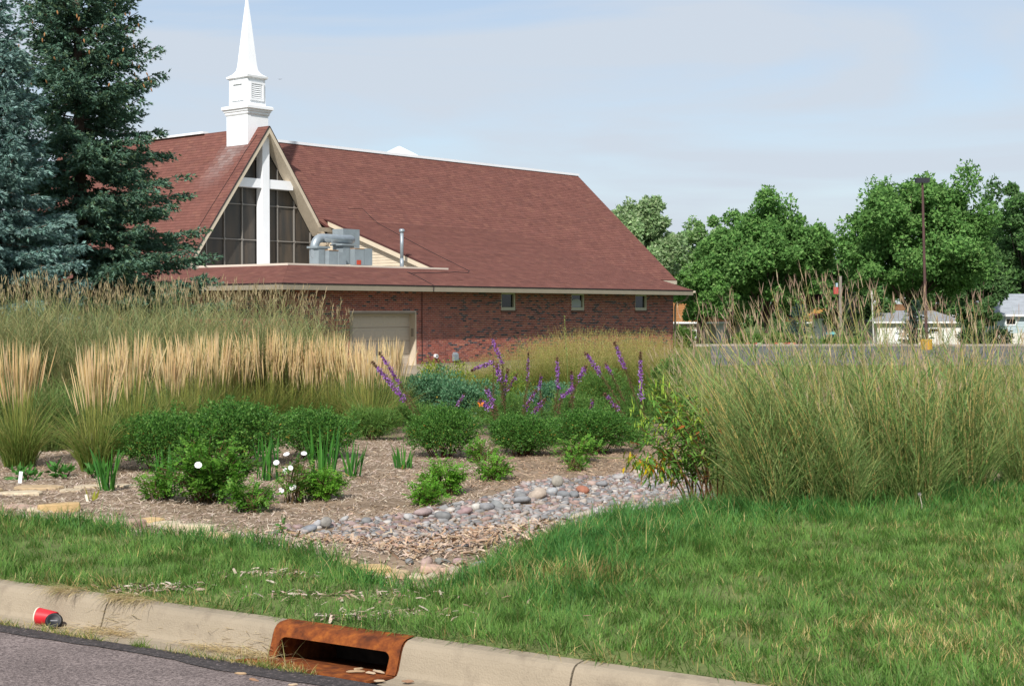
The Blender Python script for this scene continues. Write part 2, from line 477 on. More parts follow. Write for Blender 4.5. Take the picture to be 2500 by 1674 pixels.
def inlet():
    rust = bpy.data.materials.new('rust'); rust.use_nodes = True
    N = rust.node_tree.nodes; K = rust.node_tree.links.new
    b = N['Principled BSDF']; b.inputs['Roughness'].default_value = 0.95; b.inputs['Specular IOR Level'].default_value = 0.1
    geo = N.new('ShaderNodeNewGeometry')
    x = N.new('ShaderNodeTexNoise'); x.inputs['Scale'].default_value = 16; x.inputs['Detail'].default_value = 10; x.inputs['Roughness'].default_value = 0.65
    K(geo.outputs['Position'], x.inputs['Vector'])
    r = N.new('ShaderNodeValToRGB'); e = r.color_ramp.elements
    e[0].position = .32; e[0].color = (0.07, 0.024, 0.013, 1); e[1].position = .70; e[1].color = (0.31, 0.098, 0.022, 1)
    y = e.new(.5); y.color = (0.165, 0.048, 0.016, 1)
    K(x.outputs['Fac'], r.inputs['Fac']); K(r.outputs['Color'], b.inputs['Base Color'])
    z = N.new('ShaderNodeTexNoise'); z.inputs['Scale'].default_value = 150; z.inputs['Detail'].default_value = 4
    K(geo.outputs['Position'], z.inputs['Vector'])
    bp = N.new('ShaderNodeBump'); bp.inputs['Strength'].default_value = .4; bp.inputs['Distance'].default_value = .004
    K(z.outputs['Fac'], bp.inputs['Height']); K(bp.outputs['Normal'], b.inputs['Normal'])
    root = empty('storm_drain_inlet', (K0.x, K0.y, 0), math.atan2(KT.y, KT.x))
    tag(root, 'rusty steel kerb inlet with a long slot opening set into the concrete kerb', 'drain inlet')
    a, bb = INLET[0] + 0.001, INLET[1] - 0.001
    prof = [(p[0], p[1]) for p in PROFILE[4:12]]
    # arc-length profile, 6 mm proud of the kerb
    P = np.array(prof, float); P[:, 0] -= 0.006; P[-1, 0] += 0.0; P[4:, 1] += 0.004
    seg = np.r_[0, np.cumsum(np.hypot(*np.diff(P, axis=0).T))]; T = seg[-1]
    def pt(t): return np.interp(t, seg, P[:, 0]), np.interp(t, seg, P[:, 1])
    o0, o1, top, rad = a + 0.045, bb - 0.05, 0.098, 0.035
    def hi(s):
        if s <= o0 or s >= o1: return 0.0
        e = min(s - o0, o1 - s)
        if e >= rad: return top
        return top - rad + math.sqrt(max(rad * rad - (rad - e) ** 2, 0))
    ss = sorted(set(list(np.linspace(a, o0, 4)) + list(o0 + rad * (1 - np.cos(np.linspace(0, PI / 2, 9)))) + list(np.linspace(o0 + rad, o1 - rad, 20)) +
                    list(o1 - rad * (1 - np.cos(np.linspace(0, PI / 2, 9)))) + list(np.linspace(o1, bb, 4))))
    m = MB(); nr = 12; prev = None
    V = []; Fq = []
    for k, s in enumerate(ss):
        h = hi(s)
        for t in np.linspace(h, T, nr):
            n_, z_ = pt(t); V.append((s, n_, z_))
    for k in range(len(ss) - 1):
        for i in range(nr - 1):
            q = k * nr + i
            Fq.append((q, q + nr, q + nr + 1, q + 1))
    m.add(V, Fq); o = m.build('hood', rust, root, smooth=True)
    m = MB(); n0 = len(ss)     # lip going inwards round the opening
    E = [V[k * nr] for k in range(n0)]
    m.add(E + [(v[0], v[1] + .022, v[2] + .001) for v in E], [(k, n0 + k, n0 + k + 1, k + 1) for k in range(n0 - 1)])
    m.build('lip', rust, root)
    side = [(-.004, -.3), (-.004, .004)] + [(p[0] + .004, p[1] - .004) for p in PROFILE[5:11]] + [(.5, .138), (.5, -.3)]
    for sx in (a, bb - .012):
        m = MB(); m.slab([(sx, n_, z_) for n_, z_ in side], .012, (1, 0, 0)); m.build('cheek_plate', rust, root)
    # floor plate, slightly tilted into the throat
    m = MB(); m.slab([(a - .09, -.150, 0.012), (bb - .05, -.150, .012), (bb - .013, .0, .006), (a + .013, 0, .006)], .012)
    m.slab([(a + .013, 0.0005, .006), (bb - .013, .0005, .006), (bb - .013, .5, -.10), (a + .013, .5, -.10)], .012)
    m.build('floor_plate', rust, root)
    dk = material('throat_concrete', (0.06, 0.045, 0.035), 0.95, 0.1, noise=(20, .4))
    MB().box(a + .013, bb - .013, .488, .51, -.2, .1265).build('throat_wall', dk, root)
    MB().box(a + .013, bb - .013, .10, .51, .127, .137).build('throat_top', dk, root)
    return root
INL = inlet()

# far setting: parking lot, far street
def lot():
    m = material('lot_asphalt', (0.105, 0.105, 0.11), 0.9, 0.15, noise=(0.5, 0.3), noise2=(0.25, .5, .7, (0.145, .14, .13)))
    V = [(9, 66.5, -.88), (90, 66.5, -.88), (110, 104, -.925), (14, 104, -.925)]
    link_o = link('parking_lot', mesh_np('parking_lot', V, [[(0, 1, 2, 3)]], m)); tag(link_o, kind='structure')
    ln = material('lot_line', (0.55, 0.40, 0.10), .8)
    for k in range(9):
        x0 = 20 + k * 3.0
        V = [(x0, 71, -.874), (x0 + .12, 71, -.874), (x0 + .62, 76, -.88), (x0 + .5, 76, -.88)]
        link('parking_line', mesh_np('parking_line', V, [[(0, 1, 2, 3)]], ln), link_o)
    mb = MB(); mb.slab([(12, 104.02, -.80), (112, 104.02, -.80), (112, 104.6, -.80), (12, 104.6, -.80)], .3)
    o = mb.build('lot_kerb', material('pale_concrete', (0.33, 0.285, 0.255), .9, noise=(1, .1))); tag(o, kind='structure')
    V = [(5, 118, -1.16), (120, 118, -1.16), (120, 126, -1.32), (5, 126, -1.32)]
    o = link('far_street', mesh_np('far_street', V, [[(0, 1, 2, 3)]], material('far_street', (0.27, 0.22, 0.20), .9, noise=(.6, .12)))); tag(o, kind='structure')
lot()

# concrete apron in front of the garage door
# ------------------------------------------------------------------ the church
CHX, CHY = -3.36, 55.0
CHA = math.radians(49.6)
cu = Vector((math.cos(CHA), math.sin(CHA), 0)); cv = Vector((-math.sin(CHA), math.cos(CHA), 0)); CO = Vector((CHX, CHY, 0))
def ch_hit(px, py, b=None, a=None):
    """pixel -> church local (a,b,z) on the vertical plane b=const or a=const"""
    r = ray(px, py); e = Vector((0, 0, EYE)) - CO
    if b is not None: k = (b - e.dot(cv)) / r.dot(cv)
    else: k = (a - e.dot(cu)) / r.dot(cu)
    p = e + r * k
    return p.dot(cu), p.dot(cv), p.z
def ch_plane(px, py, p0, nrm):
    r = ray(px, py); rl = Vector((r.dot(cu), r.dot(cv), r.z)); e = Vector((0, 0, EYE)) - CO; el = Vector((e.dot(cu), e.dot(cv), e.z))
    n = Vector(nrm); k = (Vector(p0) - el).dot(n) / rl.dot(n)
    return el + rl * k, k

church = empty('church', (CHX, CHY, 0), CHA)
tag(church, 'red brick church with a steep brown shingle roof, white steeple and large cross window', 'church')

def clip_convex(poly, clip):
    """Sutherland-Hodgman, both lists of (x,y); clip counter-clockwise"""
    outp = poly
    for i in range(len(clip)):
        ax, ay = clip[i]; bx, by = clip[(i + 1) % len(clip)]
        inp = outp; outp = []
        if not inp: return []
        def side(p): return (bx - ax) * (p[1] - ay) - (by - ay) * (p[0] - ax)
        for j in range(len(inp)):
            p = inp[j]; q = inp[(j + 1) % len(inp)]
            sp_, sq = side(p), side(q)
            if sp_ >= 0: outp.append(p)
            if (sp_ >= 0) != (sq >= 0):
                t = sp_ / (sp_ - sq); outp.append((p[0] + (q[0] - p[0]) * t, p[1] + (q[1] - p[1]) * t))
    return outp

def shingle_colour():
    r = random.random()
    c = np.array([0.170, 0.074, 0.060])
    if r < .12: c = np.array([0.188, 0.085, 0.066])
    elif r < .25: c = np.array([0.150, 0.066, 0.055])
    elif r < .33: c = np.array([0.165, 0.075, 0.062])
    return c * random.uniform(.87, 1.01)

def shingles(parent, org, U, Vv, polys, n_single=0, expo=0.145, wid=0.31, seed=1, wear=None):
    """org + u*U + v*Vv ; polys: convex ccw lists in (u,v); tabs are real wedges, lowest row first"""
    org = Vector(org); U = Vector(U); Vv = Vector(Vv); Nn = U.cross(Vv).normalized()
    random.seed(seed)
    V = []; C = []; T4 = []; others = []
    singles = 0
    rows = {}
    variants = []
    for pi, poly in enumerate(polys):
        us = [p[0] for p in poly]; vs = [p[1] for p in poly]
        r0 = int(math.floor(min(vs) / expo)); r1 = int(math.ceil(max(vs) / expo))
        for r in range(r0, r1):
            rs = random.Random(r * 7 + seed)
            off = rs.uniform(0, wid); rowf = rs.uniform(.96, 1.04)
            k0 = int(math.floor((min(us) - off) / wid)) - 1; k1 = int(math.ceil((max(us) - off) / wid)) + 1
            for k in range(k0, k1):
                u0 = off + k * wid; u1 = u0 + wid - 0.004
                v0 = r * expo; v1 = v0 + expo + 0.012
                pol = clip_convex([(u0, v0), (u1, v0), (u1, v1), (u0, v1)], poly)
                if len(pol) < 3: continue
                c = shingle_colour() * rowf
                if wear:
                    f_ = wear((u0 + u1) / 2, v0); c = c * (1 - f_) + np.array([.33, .30, .29]) * f_
                full = len(pol) == 4 and abs((u1 - u0) * (v1 - v0) - abs(sum(pol[i][0] * pol[(i + 1) % 4][1] - pol[(i + 1) % 4][0] * pol[i][1] for i in range(4))) / 2) < 1e-5
                if full and singles < n_single and pi == 0:
                    if len(variants) < 10:
                        m = MB()
                        tt = .012
                        a_ = [U * 0 + Nn * tt, U * (u1 - u0) + Nn * tt, U * (u1 - u0) + Vv * (v1 - v0) + Nn * .002, Vv * (v1 - v0) + Nn * .002]
                        b_ = [U * 0, U * (u1 - u0)]
                        m.add(a_ + b_, [(0, 1, 2, 3), (4, 5, 1, 0), (4, 0, 3), (5, 2, 1)], tuple(c))
                        variants.append(m.mesh('shingle', M_SHINGLE, colors=True))
                    link('shingle', variants[rs.randrange(len(variants))] if len(variants) >= 10 else variants[-1], parent, org + U * u0 + Vv * v0)
                    singles += 1
                    continue
                i0 = len(V); n = len(pol)
                for (u, v) in pol:
                    t = .012 - .010 * (v - v0) / (v1 - v0)
                    V.append(org + U * u + Vv * v + Nn * t); C.append(c)
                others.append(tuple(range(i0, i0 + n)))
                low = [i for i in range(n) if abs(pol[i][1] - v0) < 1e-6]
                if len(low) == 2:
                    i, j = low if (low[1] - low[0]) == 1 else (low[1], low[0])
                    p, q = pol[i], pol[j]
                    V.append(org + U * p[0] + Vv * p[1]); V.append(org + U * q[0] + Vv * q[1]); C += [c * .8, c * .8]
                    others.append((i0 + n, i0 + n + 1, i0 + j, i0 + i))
    me = bpy.data.meshes.new('shingle_field'); me.from_pydata([tuple(v) for v in V], [], others); me.update()
    ca = me.color_attributes.new('Col', 'FLOAT_COLOR', 'POINT')
    ca.data.foreach_set('color', np.c_[np.array(C), np.ones(len(C))].astype(np.float32).ravel())
    me.materials.append(M_SHINGLE)
    return link('shingle_field', me, parent)

RIDGE_B, RIDGE_Z = 11.39, 8.93
EAVE_B, EAVE_Z = 4.9, 3.15
MSL = (RIDGE_Z - EAVE_Z) / (RIDGE_B - EAVE_B)
AEND = 24.1
PB, PZ, PSL = -.95, 2.50, 0.345        # low roof eave and slope
def lowz(b): return PZ + PSL * (b - PB)
def mainz(b): return EAVE_Z + MSL * (b - EAVE_B)
JB = (PZ - PSL * PB - EAVE_Z + MSL * EAVE_B) / (MSL - PSL)     # where they meet
FB = 1.0                                # edge of the flat roof
FZ = lowz(FB)
HIPC = (16.8, PB); HIPT = (13.3, JB)
LC = -7.6                               # left eave

def build_roofs():
    # low skirt roof and the shed roof above it
    p = MB(); t = .06
    low = link('lower_roof', None, church)
    def pt(a, b): return (a, b, lowz(b) - .012)
    m = MB()
    m.slab([pt(LC, PB), pt(HIPC[0], PB), pt(15.98, FB), pt(LC + 1.95, FB)], .05)
    m.slab([pt(1.98, FB), pt(15.98, FB), pt(*HIPT), pt(1.98, JB)], .05)
    # left return of the skirt, and the hidden right hip
    m.slab([(LC, PB, PZ - .012), (LC + 1.95, FB, FZ - .012), (LC + 1.95, 14, FZ - .012), (LC, 14, PZ - .012)], .05)
    m.slab([(HIPC[0], PB, PZ - .012), (HIPC[0], 5.3, PZ - .012), (HIPT[0], HIPT[1], lowz(JB) - .012)], .05)
    m.build('roof_deck', M_DECK, low)
    sl = math.sqrt(1 + PSL * PSL)
    U = (1, 0, 0); Vv = (0, 1 / sl, PSL / sl)
    def uv(a, b): return (a, (b - PB) * sl)
    shingles(low, (0, PB, PZ), U, Vv, [[uv(LC, PB), uv(HIPC[0], PB), uv(15.98, FB), uv(LC + 1.95, FB)],
                                      [uv(1.98, FB), uv(15.98, FB), uv(*HIPT), uv(1.98, JB)]], n_single=150, seed=3)
    # left return
    s2 = 1.95; zz = FZ - PZ; sl2 = math.hypot(s2, zz)
    shingles(low, (LC, 0, PZ), (0, -1, 0), (s2 / sl2, 0, zz / sl2), [[(-14, 0), (-PB, 0), (-FB, sl2), (-14, sl2)]], seed=4)
    # dark drip edge, fascia, soffit
    m = MB(); m.box(LC - .01, HIPC[0] + .01, PB - .015, PB + .01, PZ - .035, PZ + .004); m.box(LC - .012, LC + .012, PB - .015, 14, PZ - .035, PZ + .003)
    m.build('drip_edge', M_BLACK, church)
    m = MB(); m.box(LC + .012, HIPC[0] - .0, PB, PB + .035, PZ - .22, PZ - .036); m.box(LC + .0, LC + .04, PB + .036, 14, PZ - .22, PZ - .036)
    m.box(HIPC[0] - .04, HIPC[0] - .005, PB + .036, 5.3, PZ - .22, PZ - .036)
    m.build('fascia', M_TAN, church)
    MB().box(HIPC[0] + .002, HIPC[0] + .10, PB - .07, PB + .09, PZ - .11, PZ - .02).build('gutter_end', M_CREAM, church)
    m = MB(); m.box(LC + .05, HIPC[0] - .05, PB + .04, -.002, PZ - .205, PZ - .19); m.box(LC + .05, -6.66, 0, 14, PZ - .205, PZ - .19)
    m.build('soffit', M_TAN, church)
    # flat roof with white metal edge
    m = MB(); m.box(LC + 1.97, 1.96, FB + .01, 8.3, FZ - .10, FZ - .03); m.build('flat_roof', material('membrane', (.45, .43, .40), .9), church)
    m = MB(); m.box(LC + 1.90, 2.5, FB - .03, FB + .09, FZ - .01, FZ + .065); m.box(LC + 1.90, LC + 2.02, FB + .09, 14, FZ - .01, FZ + .064)
    m.build('roof_edge_trim', material('trim_white', (.62, .54, .46), .5), church)
    # siding end of the shed roof
    sid = link('siding_gable', None, church)
    k = 0; z = FZ - .03
    while z < lowz(JB) - .1:
        z1 = z + .115
        b0 = FB + (z - FZ) / PSL + .25
        if b0 < 7.3:
            m = MB(); m.slab([(1.995, max(b0, FB + .2), z), (1.995, 7.38, z), (2.012, 7.38, z1), (2.012, max(b0 + .3, FB + .2), z1)], .02, (1, 0, 0))
            m.build('siding_board', M_CREAM, sid)
        z = z1
    m = MB(); m.slab([(2.02, FB, FZ - .1), (2.02, 7.4, FZ - .1), (2.02, 7.4, lowz(7.2)), (2.02, FB + .2, FZ)], .05, (1, 0, 0)); m.build('siding_backing', M_CREAM, sid)
    m = MB(); m.slab([(1.80, FB + .05, lowz(FB + .05) - .21), (1.80, JB - .3, lowz(JB - .3) - .21), (1.80, JB - .3, lowz(JB - .3) - .012), (1.80, FB + .05, lowz(FB + .05) - .012)], .045, (1, 0, 0))
    m.build('rake_board', M_CREAM, church)
    m = MB(); m.slab([(1.79, FB - .02, lowz(FB - .02) + .004), (1.79, JB, lowz(JB) + .004), (1.99, JB, lowz(JB) + .004), (1.99, FB - .02, lowz(FB - .02) + .004)], .02); m.build('rake_edge', M_DECK, church)
    # siding wall behind the flat roof under the trimmed main eave
    z = FZ - .03; ws = link('siding_wall', None, church)
    while z < mainz(7.0) - .3:
        m = MB(); m.slab([(1.5, 7.385, z), (1.99, 7.385, z), (1.99, 7.40, z + .115), (1.5, 7.40, z + .115)], .02, (0, 1, 0)); m.build('siding_board', M_CREAM, ws)
        z += .115
    # main steep roof
    mr = link('main_roof', None, church)
    def mp_(a, b): return (a, b, mainz(b) - .012)
    m = MB()
    m.slab([mp_(1.7, 7.0), mp_(1.98, 7.0), mp_(1.98, RIDGE_B), mp_(-1.1, RIDGE_B)], .07)
    m.slab([mp_(1.98, JB - .3), mp_(13.3, JB - .3), mp_(13.3, RIDGE_B), mp_(1.98, RIDGE_B)], .07)
    m.slab([mp_(13.3, EAVE_B), mp_(AEND, EAVE_B), mp_(AEND, RIDGE_B), mp_(13.3, RIDGE_B)], .07)
    bb = 2 * RIDGE_B - EAVE_B
    m.slab([(-1.1, RIDGE_B, RIDGE_Z - .02), (AEND, RIDGE_B, RIDGE_Z - .02), (AEND, bb, EAVE_Z), (-1.1, bb, EAVE_Z)], .07)
    m.build('roof_deck', M_DECK, mr)
    sl = math.sqrt(1 + MSL * MSL); Vv = (0, 1 / sl, MSL / sl)
    def uv(a, b): return (a, (b - EAVE_B) * sl)
    shingles(mr, (0, EAVE_B, EAVE_Z), U, Vv, [[uv(1.98, JB - .05), uv(13.3, JB - .05), uv(13.3, RIDGE_B), uv(1.98, RIDGE_B)],
                                             [uv(13.3, EAVE_B), uv(AEND, EAVE_B), uv(AEND, RIDGE_B), uv(13.3, RIDGE_B)],
                                             [uv(1.7, 7.0), uv(1.98, 7.0), uv(1.98, RIDGE_B), uv(-1.1, RIDGE_B)]], n_single=150, seed=8)
    m = MB(); m.box(13.6, AEND + .02, EAVE_B - .02, EAVE_B + .03, EAVE_Z - .21, EAVE_Z - .03); m.build('main_fascia', M_CREAM, church)
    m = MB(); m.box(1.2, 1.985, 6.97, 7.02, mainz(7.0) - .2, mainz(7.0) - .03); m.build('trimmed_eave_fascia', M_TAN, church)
    # white ridge cap
    m = MB(); m.box(-.6, AEND + .02, RIDGE_B - .10, RIDGE_B + .10, RIDGE_Z - .02, RIDGE_Z + .10); m.build('ridge_cap', M_WHITE, church)
    # A-frame cross gable
    af = link('a_frame_roof', None, church); AX = -1.1; SL = 1.40; B0 = 7.36; B1 = 22
    zl = 3.0; half = (RIDGE_Z - zl) / SL
    m = MB()
    m.slab([(AX, B0, RIDGE_Z - .014), (AX - half, B0, zl - .014), (AX - half, B1, zl - .014), (AX, B1, RIDGE_Z - .014)], .13)
    m.slab([(AX, B0, RIDGE_Z - .014), (AX, B1, RIDGE_Z - .014), (AX + half, B1, zl - .014), (AX + half, B0 + .6, zl - .014), (AX + 2.96, B0, RIDGE_Z - 2.96 * SL - .014)], .13)
    m.build('roof_deck', M_DECK, af)
    s3 = math.hypot(1, SL)
    shingles(af, (AX - half, 0, zl), (0, -1, 0), (1 / s3, 0, SL / s3), [[(-B1, 0), (-B0, 0), (-B0, half * s3), (-B1, half * s3)]], seed=12,
             wear=lambda u, v: max(0., .60 - (6.45 - v) * .24) * max(0., min(1., 1.3 - abs(u + 8.75 + (6.4 - v) * .25) * 1.35)) * random.uniform(.35, 1.0) if v < 6.45 else 0.)
    shingles(af, (AX + half, 0, zl), (0, 1, 0), (-1 / s3, 0, SL / s3), [[(B0 + .02, (half - 2.96) * s3), (14, (half - 2.96) * s3), (14, half * s3), (B0 + .02, half * s3)]], seed=13)
    MB().box(AX - .14, AX + .14, RIDGE_B + .0, B1, RIDGE_Z + .002, RIDGE_Z + .09).build('ridge_cap', M_WHITE, church)
    # barge boards
    for s, lim in ((-1, half), (1, 2.96)):
        p0 = (AX, RIDGE_Z - .03); p1 = (AX + s * lim, RIDGE_Z - .03 - SL * lim)
        nx, nz = -s * SL / s3, -1 / s3
        w = .145
        m = MB(); m.slab([(p0[0], B0 - .03, p0[1]), (p1[0], B0 - .03, p1[1]), (p1[0] + nx * w, B0 - .03, p1[1] + nz * w), (p0[0], B0 - .03, p0[1] - w * s3)], .03, (0, 1, 0))
        m.build('barge_board', M_CREAM, church)
        # thin dark shingle edge above the board
        m = MB(); m.beam((p0[0], B0 - .02, p0[1] + .02), (p1[0], B0 - .02, p1[1] + .02), .05, .03, (0, 0, 1)); m.build('barge_edge', M_BLACK, church)
        # boarded soffit
        for k in range(5):
            bs = B0 + .005 + k * .125
            q = .15
            m = MB(); m.slab([(p0[0] + s * .02, bs, p0[1] - q * s3 - .0), (p0[0] + s * .02, bs + .119, p0[1] - q * s3), (p1[0] + nx * q, bs + .119, p1[1] + nz * q), (p1[0] + nx * q, bs, p1[1] + nz * q)], .012, (0, 0, 1))
            m.build('soffit_board', M_CREAM, church)
build_roofs()

def gable_window():
    AX = -1.1; SL = 1.40; GB = 7.98
    gw = link('gable_window', None, church)
    glass = bpy.data.materials.new('gable_glass'); glass.use_nodes = True
    N = glass.node_tree.nodes; K = glass.node_tree.links.new; b = N['Principled BSDF']
    b.inputs['Roughness'].default_value = .35; b.inputs['Specular IOR Level'].default_value = .35
    g = N.new('ShaderNodeTexCoord'); mp2 = N.new('ShaderNodeMapping'); mp2.inputs['Scale'].default_value = (2.6, 2.6, .35)
    K(g.outputs['Object'], mp2.inputs['Vector'])
    x = N.new('ShaderNodeTexNoise'); x.inputs['Scale'].default_value = 1.6; x.inputs['Detail'].default_value = 4; K(mp2.outputs['Vector'], x.inputs['Vector'])
    r = N.new('ShaderNodeValToRGB'); e = r.color_ramp.elements
    e[0].position = .35; e[0].color = (.040, .038, .034, 1); e[1].position = .70; e[1].color = (.080, .062, .046, 1)
    K(x.outputs['Fac'], r.inputs['Fac']); K(r.outputs['Color'], b.inputs['Base Color'])
    apex = RIDGE_Z - .35; zb = FZ - .03
    tri = [(AX - (apex - zb) / SL, zb), (AX + (apex - zb) / SL, zb), (AX, apex)]
    xs = [AX + o for o in (-3.58, -2.69, -1.80, -.91, -.18, .18, .91, 1.80, 2.69, 3.58)]
    zs = [zb, 4.40, 5.80, 6.48, apex]
    fr = material('mullion_metal', (.20, .185, .165), .5, .4)
    for i in range(len(xs) - 1):
        if i == 4: continue
        for j in range(len(zs) - 1):
            pol = clip_convex([(xs[i] + .02, zs[j] + .02), (xs[i + 1] - .02, zs[j] + .02), (xs[i + 1] - .02, zs[j + 1] - .02), (xs[i] + .02, zs[j + 1] - .02)], tri)
            if len(pol) >= 3:
                d = random.uniform(0, .012)
                m = MB(); m.slab([(p[0], GB + d, p[1]) for p in pol], .02, (0, 1, 0)); m.build('pane', glass, gw)
    for x_ in xs:
        if x_ in (xs[4], xs[5]): continue
        zt = apex - abs(x_ - AX) * SL
        if zt > zb + .1:
            MB().box(x_ - .022, x_ + .022, GB - .06, GB + .02, zb, zt).build('mullion', fr, gw)
            for z_ in (4.40, 5.80):
                if z_ < zt: MB().tube([(x_, GB - .09, z_), (x_, GB - .02, z_)], .05, 8).build('mullion_boss', fr, gw)
    for z_ in zs[1:4]:
        h = (apex - z_) / SL
        MB().box(AX - h, AX + h, GB - .045, GB + .015, z_ - .02, z_ + .02).build('transom', fr, gw)
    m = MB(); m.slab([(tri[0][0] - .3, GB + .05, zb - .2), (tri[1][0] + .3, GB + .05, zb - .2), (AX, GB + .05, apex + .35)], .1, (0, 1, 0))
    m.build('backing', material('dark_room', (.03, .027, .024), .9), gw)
    cr = link('cross', None, church)
    MB().box(AX - .18, AX + .18, 7.56, 7.93, FZ - .02, RIDGE_Z - .42).build('upright', M_WHITE, cr)
    m = MB(); m.box(AX - 1.44, AX - .182, 7.60, 7.90, 6.47, 6.83); m.box(AX + .182, AX + 1.46, 7.60, 7.90, 6.47, 6.83)
    m.build('beam', M_WHITE, cr)
gable_window()

def walls():
    a0, a1, z0, z1 = -6.65, 16.6, -.75, PZ - .19
    opens = []
    ga = (ch_hit(854, 800, 0)[0], ch_hit(1016, 800, 0)[0]); gz0, gz1_ = -.52, ch_hit(930, 762, 0)[2]
    opens.append((ga[0], ga[1], gz0, gz1_))
    wins = []
    for (l, r) in ((1224, 1258.5), (1395.5, 1426.5), (1551, 1579)):
        al, ar = ch_hit(l, 740, 0)[0], ch_hit(r, 740, 0)[0]
        zt, zb = PZ - .20, ch_hit((l + r) / 2, 757.5, 0)[2]
        wins.append((al, ar, zb, zt)); opens.append((al, ar, zb - .09, zt))
    wall = link('brick_wall', None, church)
    H, Lb, g = 0.0707, 0.205, 0.0135
    V = []; Q = []; C = []; S1 = []
    def col(a, z):
        n = vnoise(np.array([a]), np.array([z * 2.2]), .55, 31)[0]
        r = random.random()
        if r < .13 + .22 * max(0, n - .5): c = np.array([.050, .036, .042]) * random.uniform(.7, 1.8)
        elif r < .35: c = np.array([.20, .062, .052])
        elif r < .85: c = np.array([.295, .086, .063])
        else: c = np.array([.34, .115, .075])
        return c * random.uniform(.85, 1.15)
    random.seed(77)
    faces = []
    nz = int((z1 - z0) / H)
    for r in range(nz):
        zb = z0 + r * H; zt = zb + H - g
        zt = min(zt, z1 - .004)
        a = a0 - (Lb / 2 if r % 2 else 0)
        while a < a1:
            s, e = max(a, a0 + .001), min(a + Lb - g, a1)
            segs = [(s, e)] if e - s > .02 else []
            for (ol, orr, oz0, oz1) in opens:
                if zt > oz0 and zb < oz1:
                    ns = []
                    for (p, q) in segs:
                        if q <= ol or p >= orr: ns.append((p, q)); continue
                        if p < ol - .02: ns.append((p, ol))
                        if q > orr + .02: ns.append((orr, q))
                    segs = ns
            for (p, q) in segs:
                faces.append((p, q, zb, zt, col(p, zb)))
            a += Lb
    # nearest full bricks round the garage door are single pieces
    full = [f for f in faces if abs((f[1] - f[0]) - (Lb - g)) < 1e-4 and abs(f[3] - f[2] - (H - g)) < 1e-4]
    full.sort(key=lambda f: abs((f[0] + f[1]) / 2 - .7) + abs((f[2] + f[3]) / 2 - .9) * .7)
    single = set(id(f) for f in full[:300])
    dp = .012
    var = []
    for i in range(18):
        c = col(i * .77, i * .31)
        m = MB(); m.add([(0, 0, 0), (Lb - g, 0, 0), (Lb - g, 0, H - g), (0, 0, H - g), (0, dp, 0), (Lb - g, dp, 0), (Lb - g, dp, H - g), (0, dp, H - g)],
                        [(0, 1, 2, 3), (4, 0, 3, 7), (1, 5, 6, 2), (3, 2, 6, 7), (4, 5, 1, 0)], tuple(c))
        var.append(m.mesh('brick', M_BRICK, colors=True))
    big = MB()
    for f in faces:
        p, q, zb, zt, c = f
        if id(f) in single:
            link('brick', random.choice(var), wall, (p, random.uniform(-.002, .002), zb)); continue
        j = random.uniform(-.002, .002)
        big.add([(p, j, zb), (q, j, zb), (q, j, zt), (p, j, zt), (p, dp, zb), (q, dp, zb), (q, dp, zt), (p, dp, zt)],
                [(0, 1, 2, 3), (4, 0, 3, 7), (1, 5, 6, 2), (3, 2, 6, 7), (4, 5, 1, 0)], tuple(c))
    # left return wall
    for r in range(nz):
        zb = z0 + r * H; zt = min(zb + H - g, z1 - .004); b = .001 - (Lb / 2 if r % 2 else 0)
        while b < 13:
            s, e = max(b, .001), b + Lb - g
            if e - s > .02:
                c = col(b + 50, zb)
                big.add([(a0, e, zb), (a0, s, zb), (a0, s, zt), (a0, e, zt), (a0 + dp, e, zb), (a0 + dp, s, zb), (a0 + dp, s, zt), (a0 + dp, e, zt)],
                        [(0, 1, 2, 3), (4, 0, 3, 7), (1, 5, 6, 2), (3, 2, 6, 7), (4, 5, 1, 0)], tuple(c))
            b += Lb
    tag(big.build('brick_field', M_BRICK, wall, colors=True), kind='stuff')
    # mortar bed behind the bricks
    m = MB(); mb0, mb1 = .006, .3
    xs = sorted([a0 + .006, a1] + [o[0] for o in opens] + [o[1] for o in opens])
    for i in range(len(xs) - 1):
        mid = (xs[i] + xs[i + 1]) / 2; hole = [o for o in opens if o[0] < mid < o[1]]
        if not hole: m.box(xs[i], xs[i + 1], mb0, mb1, z0, z1)
        else:
            o = hole[0]
            if o[2] > z0 + .01: m.box(xs[i], xs[i + 1], mb0, mb1, z0, o[2])
            if o[3] < z1 - .01: m.box(xs[i], xs[i + 1], mb0, mb1, o[3], z1)
    m.box(a0 + .006, a0 + .3, .301, 13, z0, z1)
    m.box(a1 - .3, a1, .301, 6, z0, z1)
    m.build('mortar_bed', M_MORTAR, wall)
    # foundation strip
    m = MB(); m.box(ga[1] + .0, a1, -.03, -.004, -.75, -.40); m.build('foundation', M_CONC, church)
    # garage door
    gd = link('garage_door', None, church)
    pan = material('garage_panel', (.46, .40, .32), .55, .3)
    w = ga[1] - ga[0]; fw = .12
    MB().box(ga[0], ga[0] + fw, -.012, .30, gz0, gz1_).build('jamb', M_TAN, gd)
    MB().box(ga[1] - .05, ga[1], -.012, .30, gz0, gz1_).build('jamb', M_CREAM, gd)
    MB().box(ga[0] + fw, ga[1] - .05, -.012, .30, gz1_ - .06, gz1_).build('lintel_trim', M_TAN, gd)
    x0, x1 = ga[0] + fw, ga[1] - .05; rows = 4; zh = (gz1_ - .06 - gz0) / rows
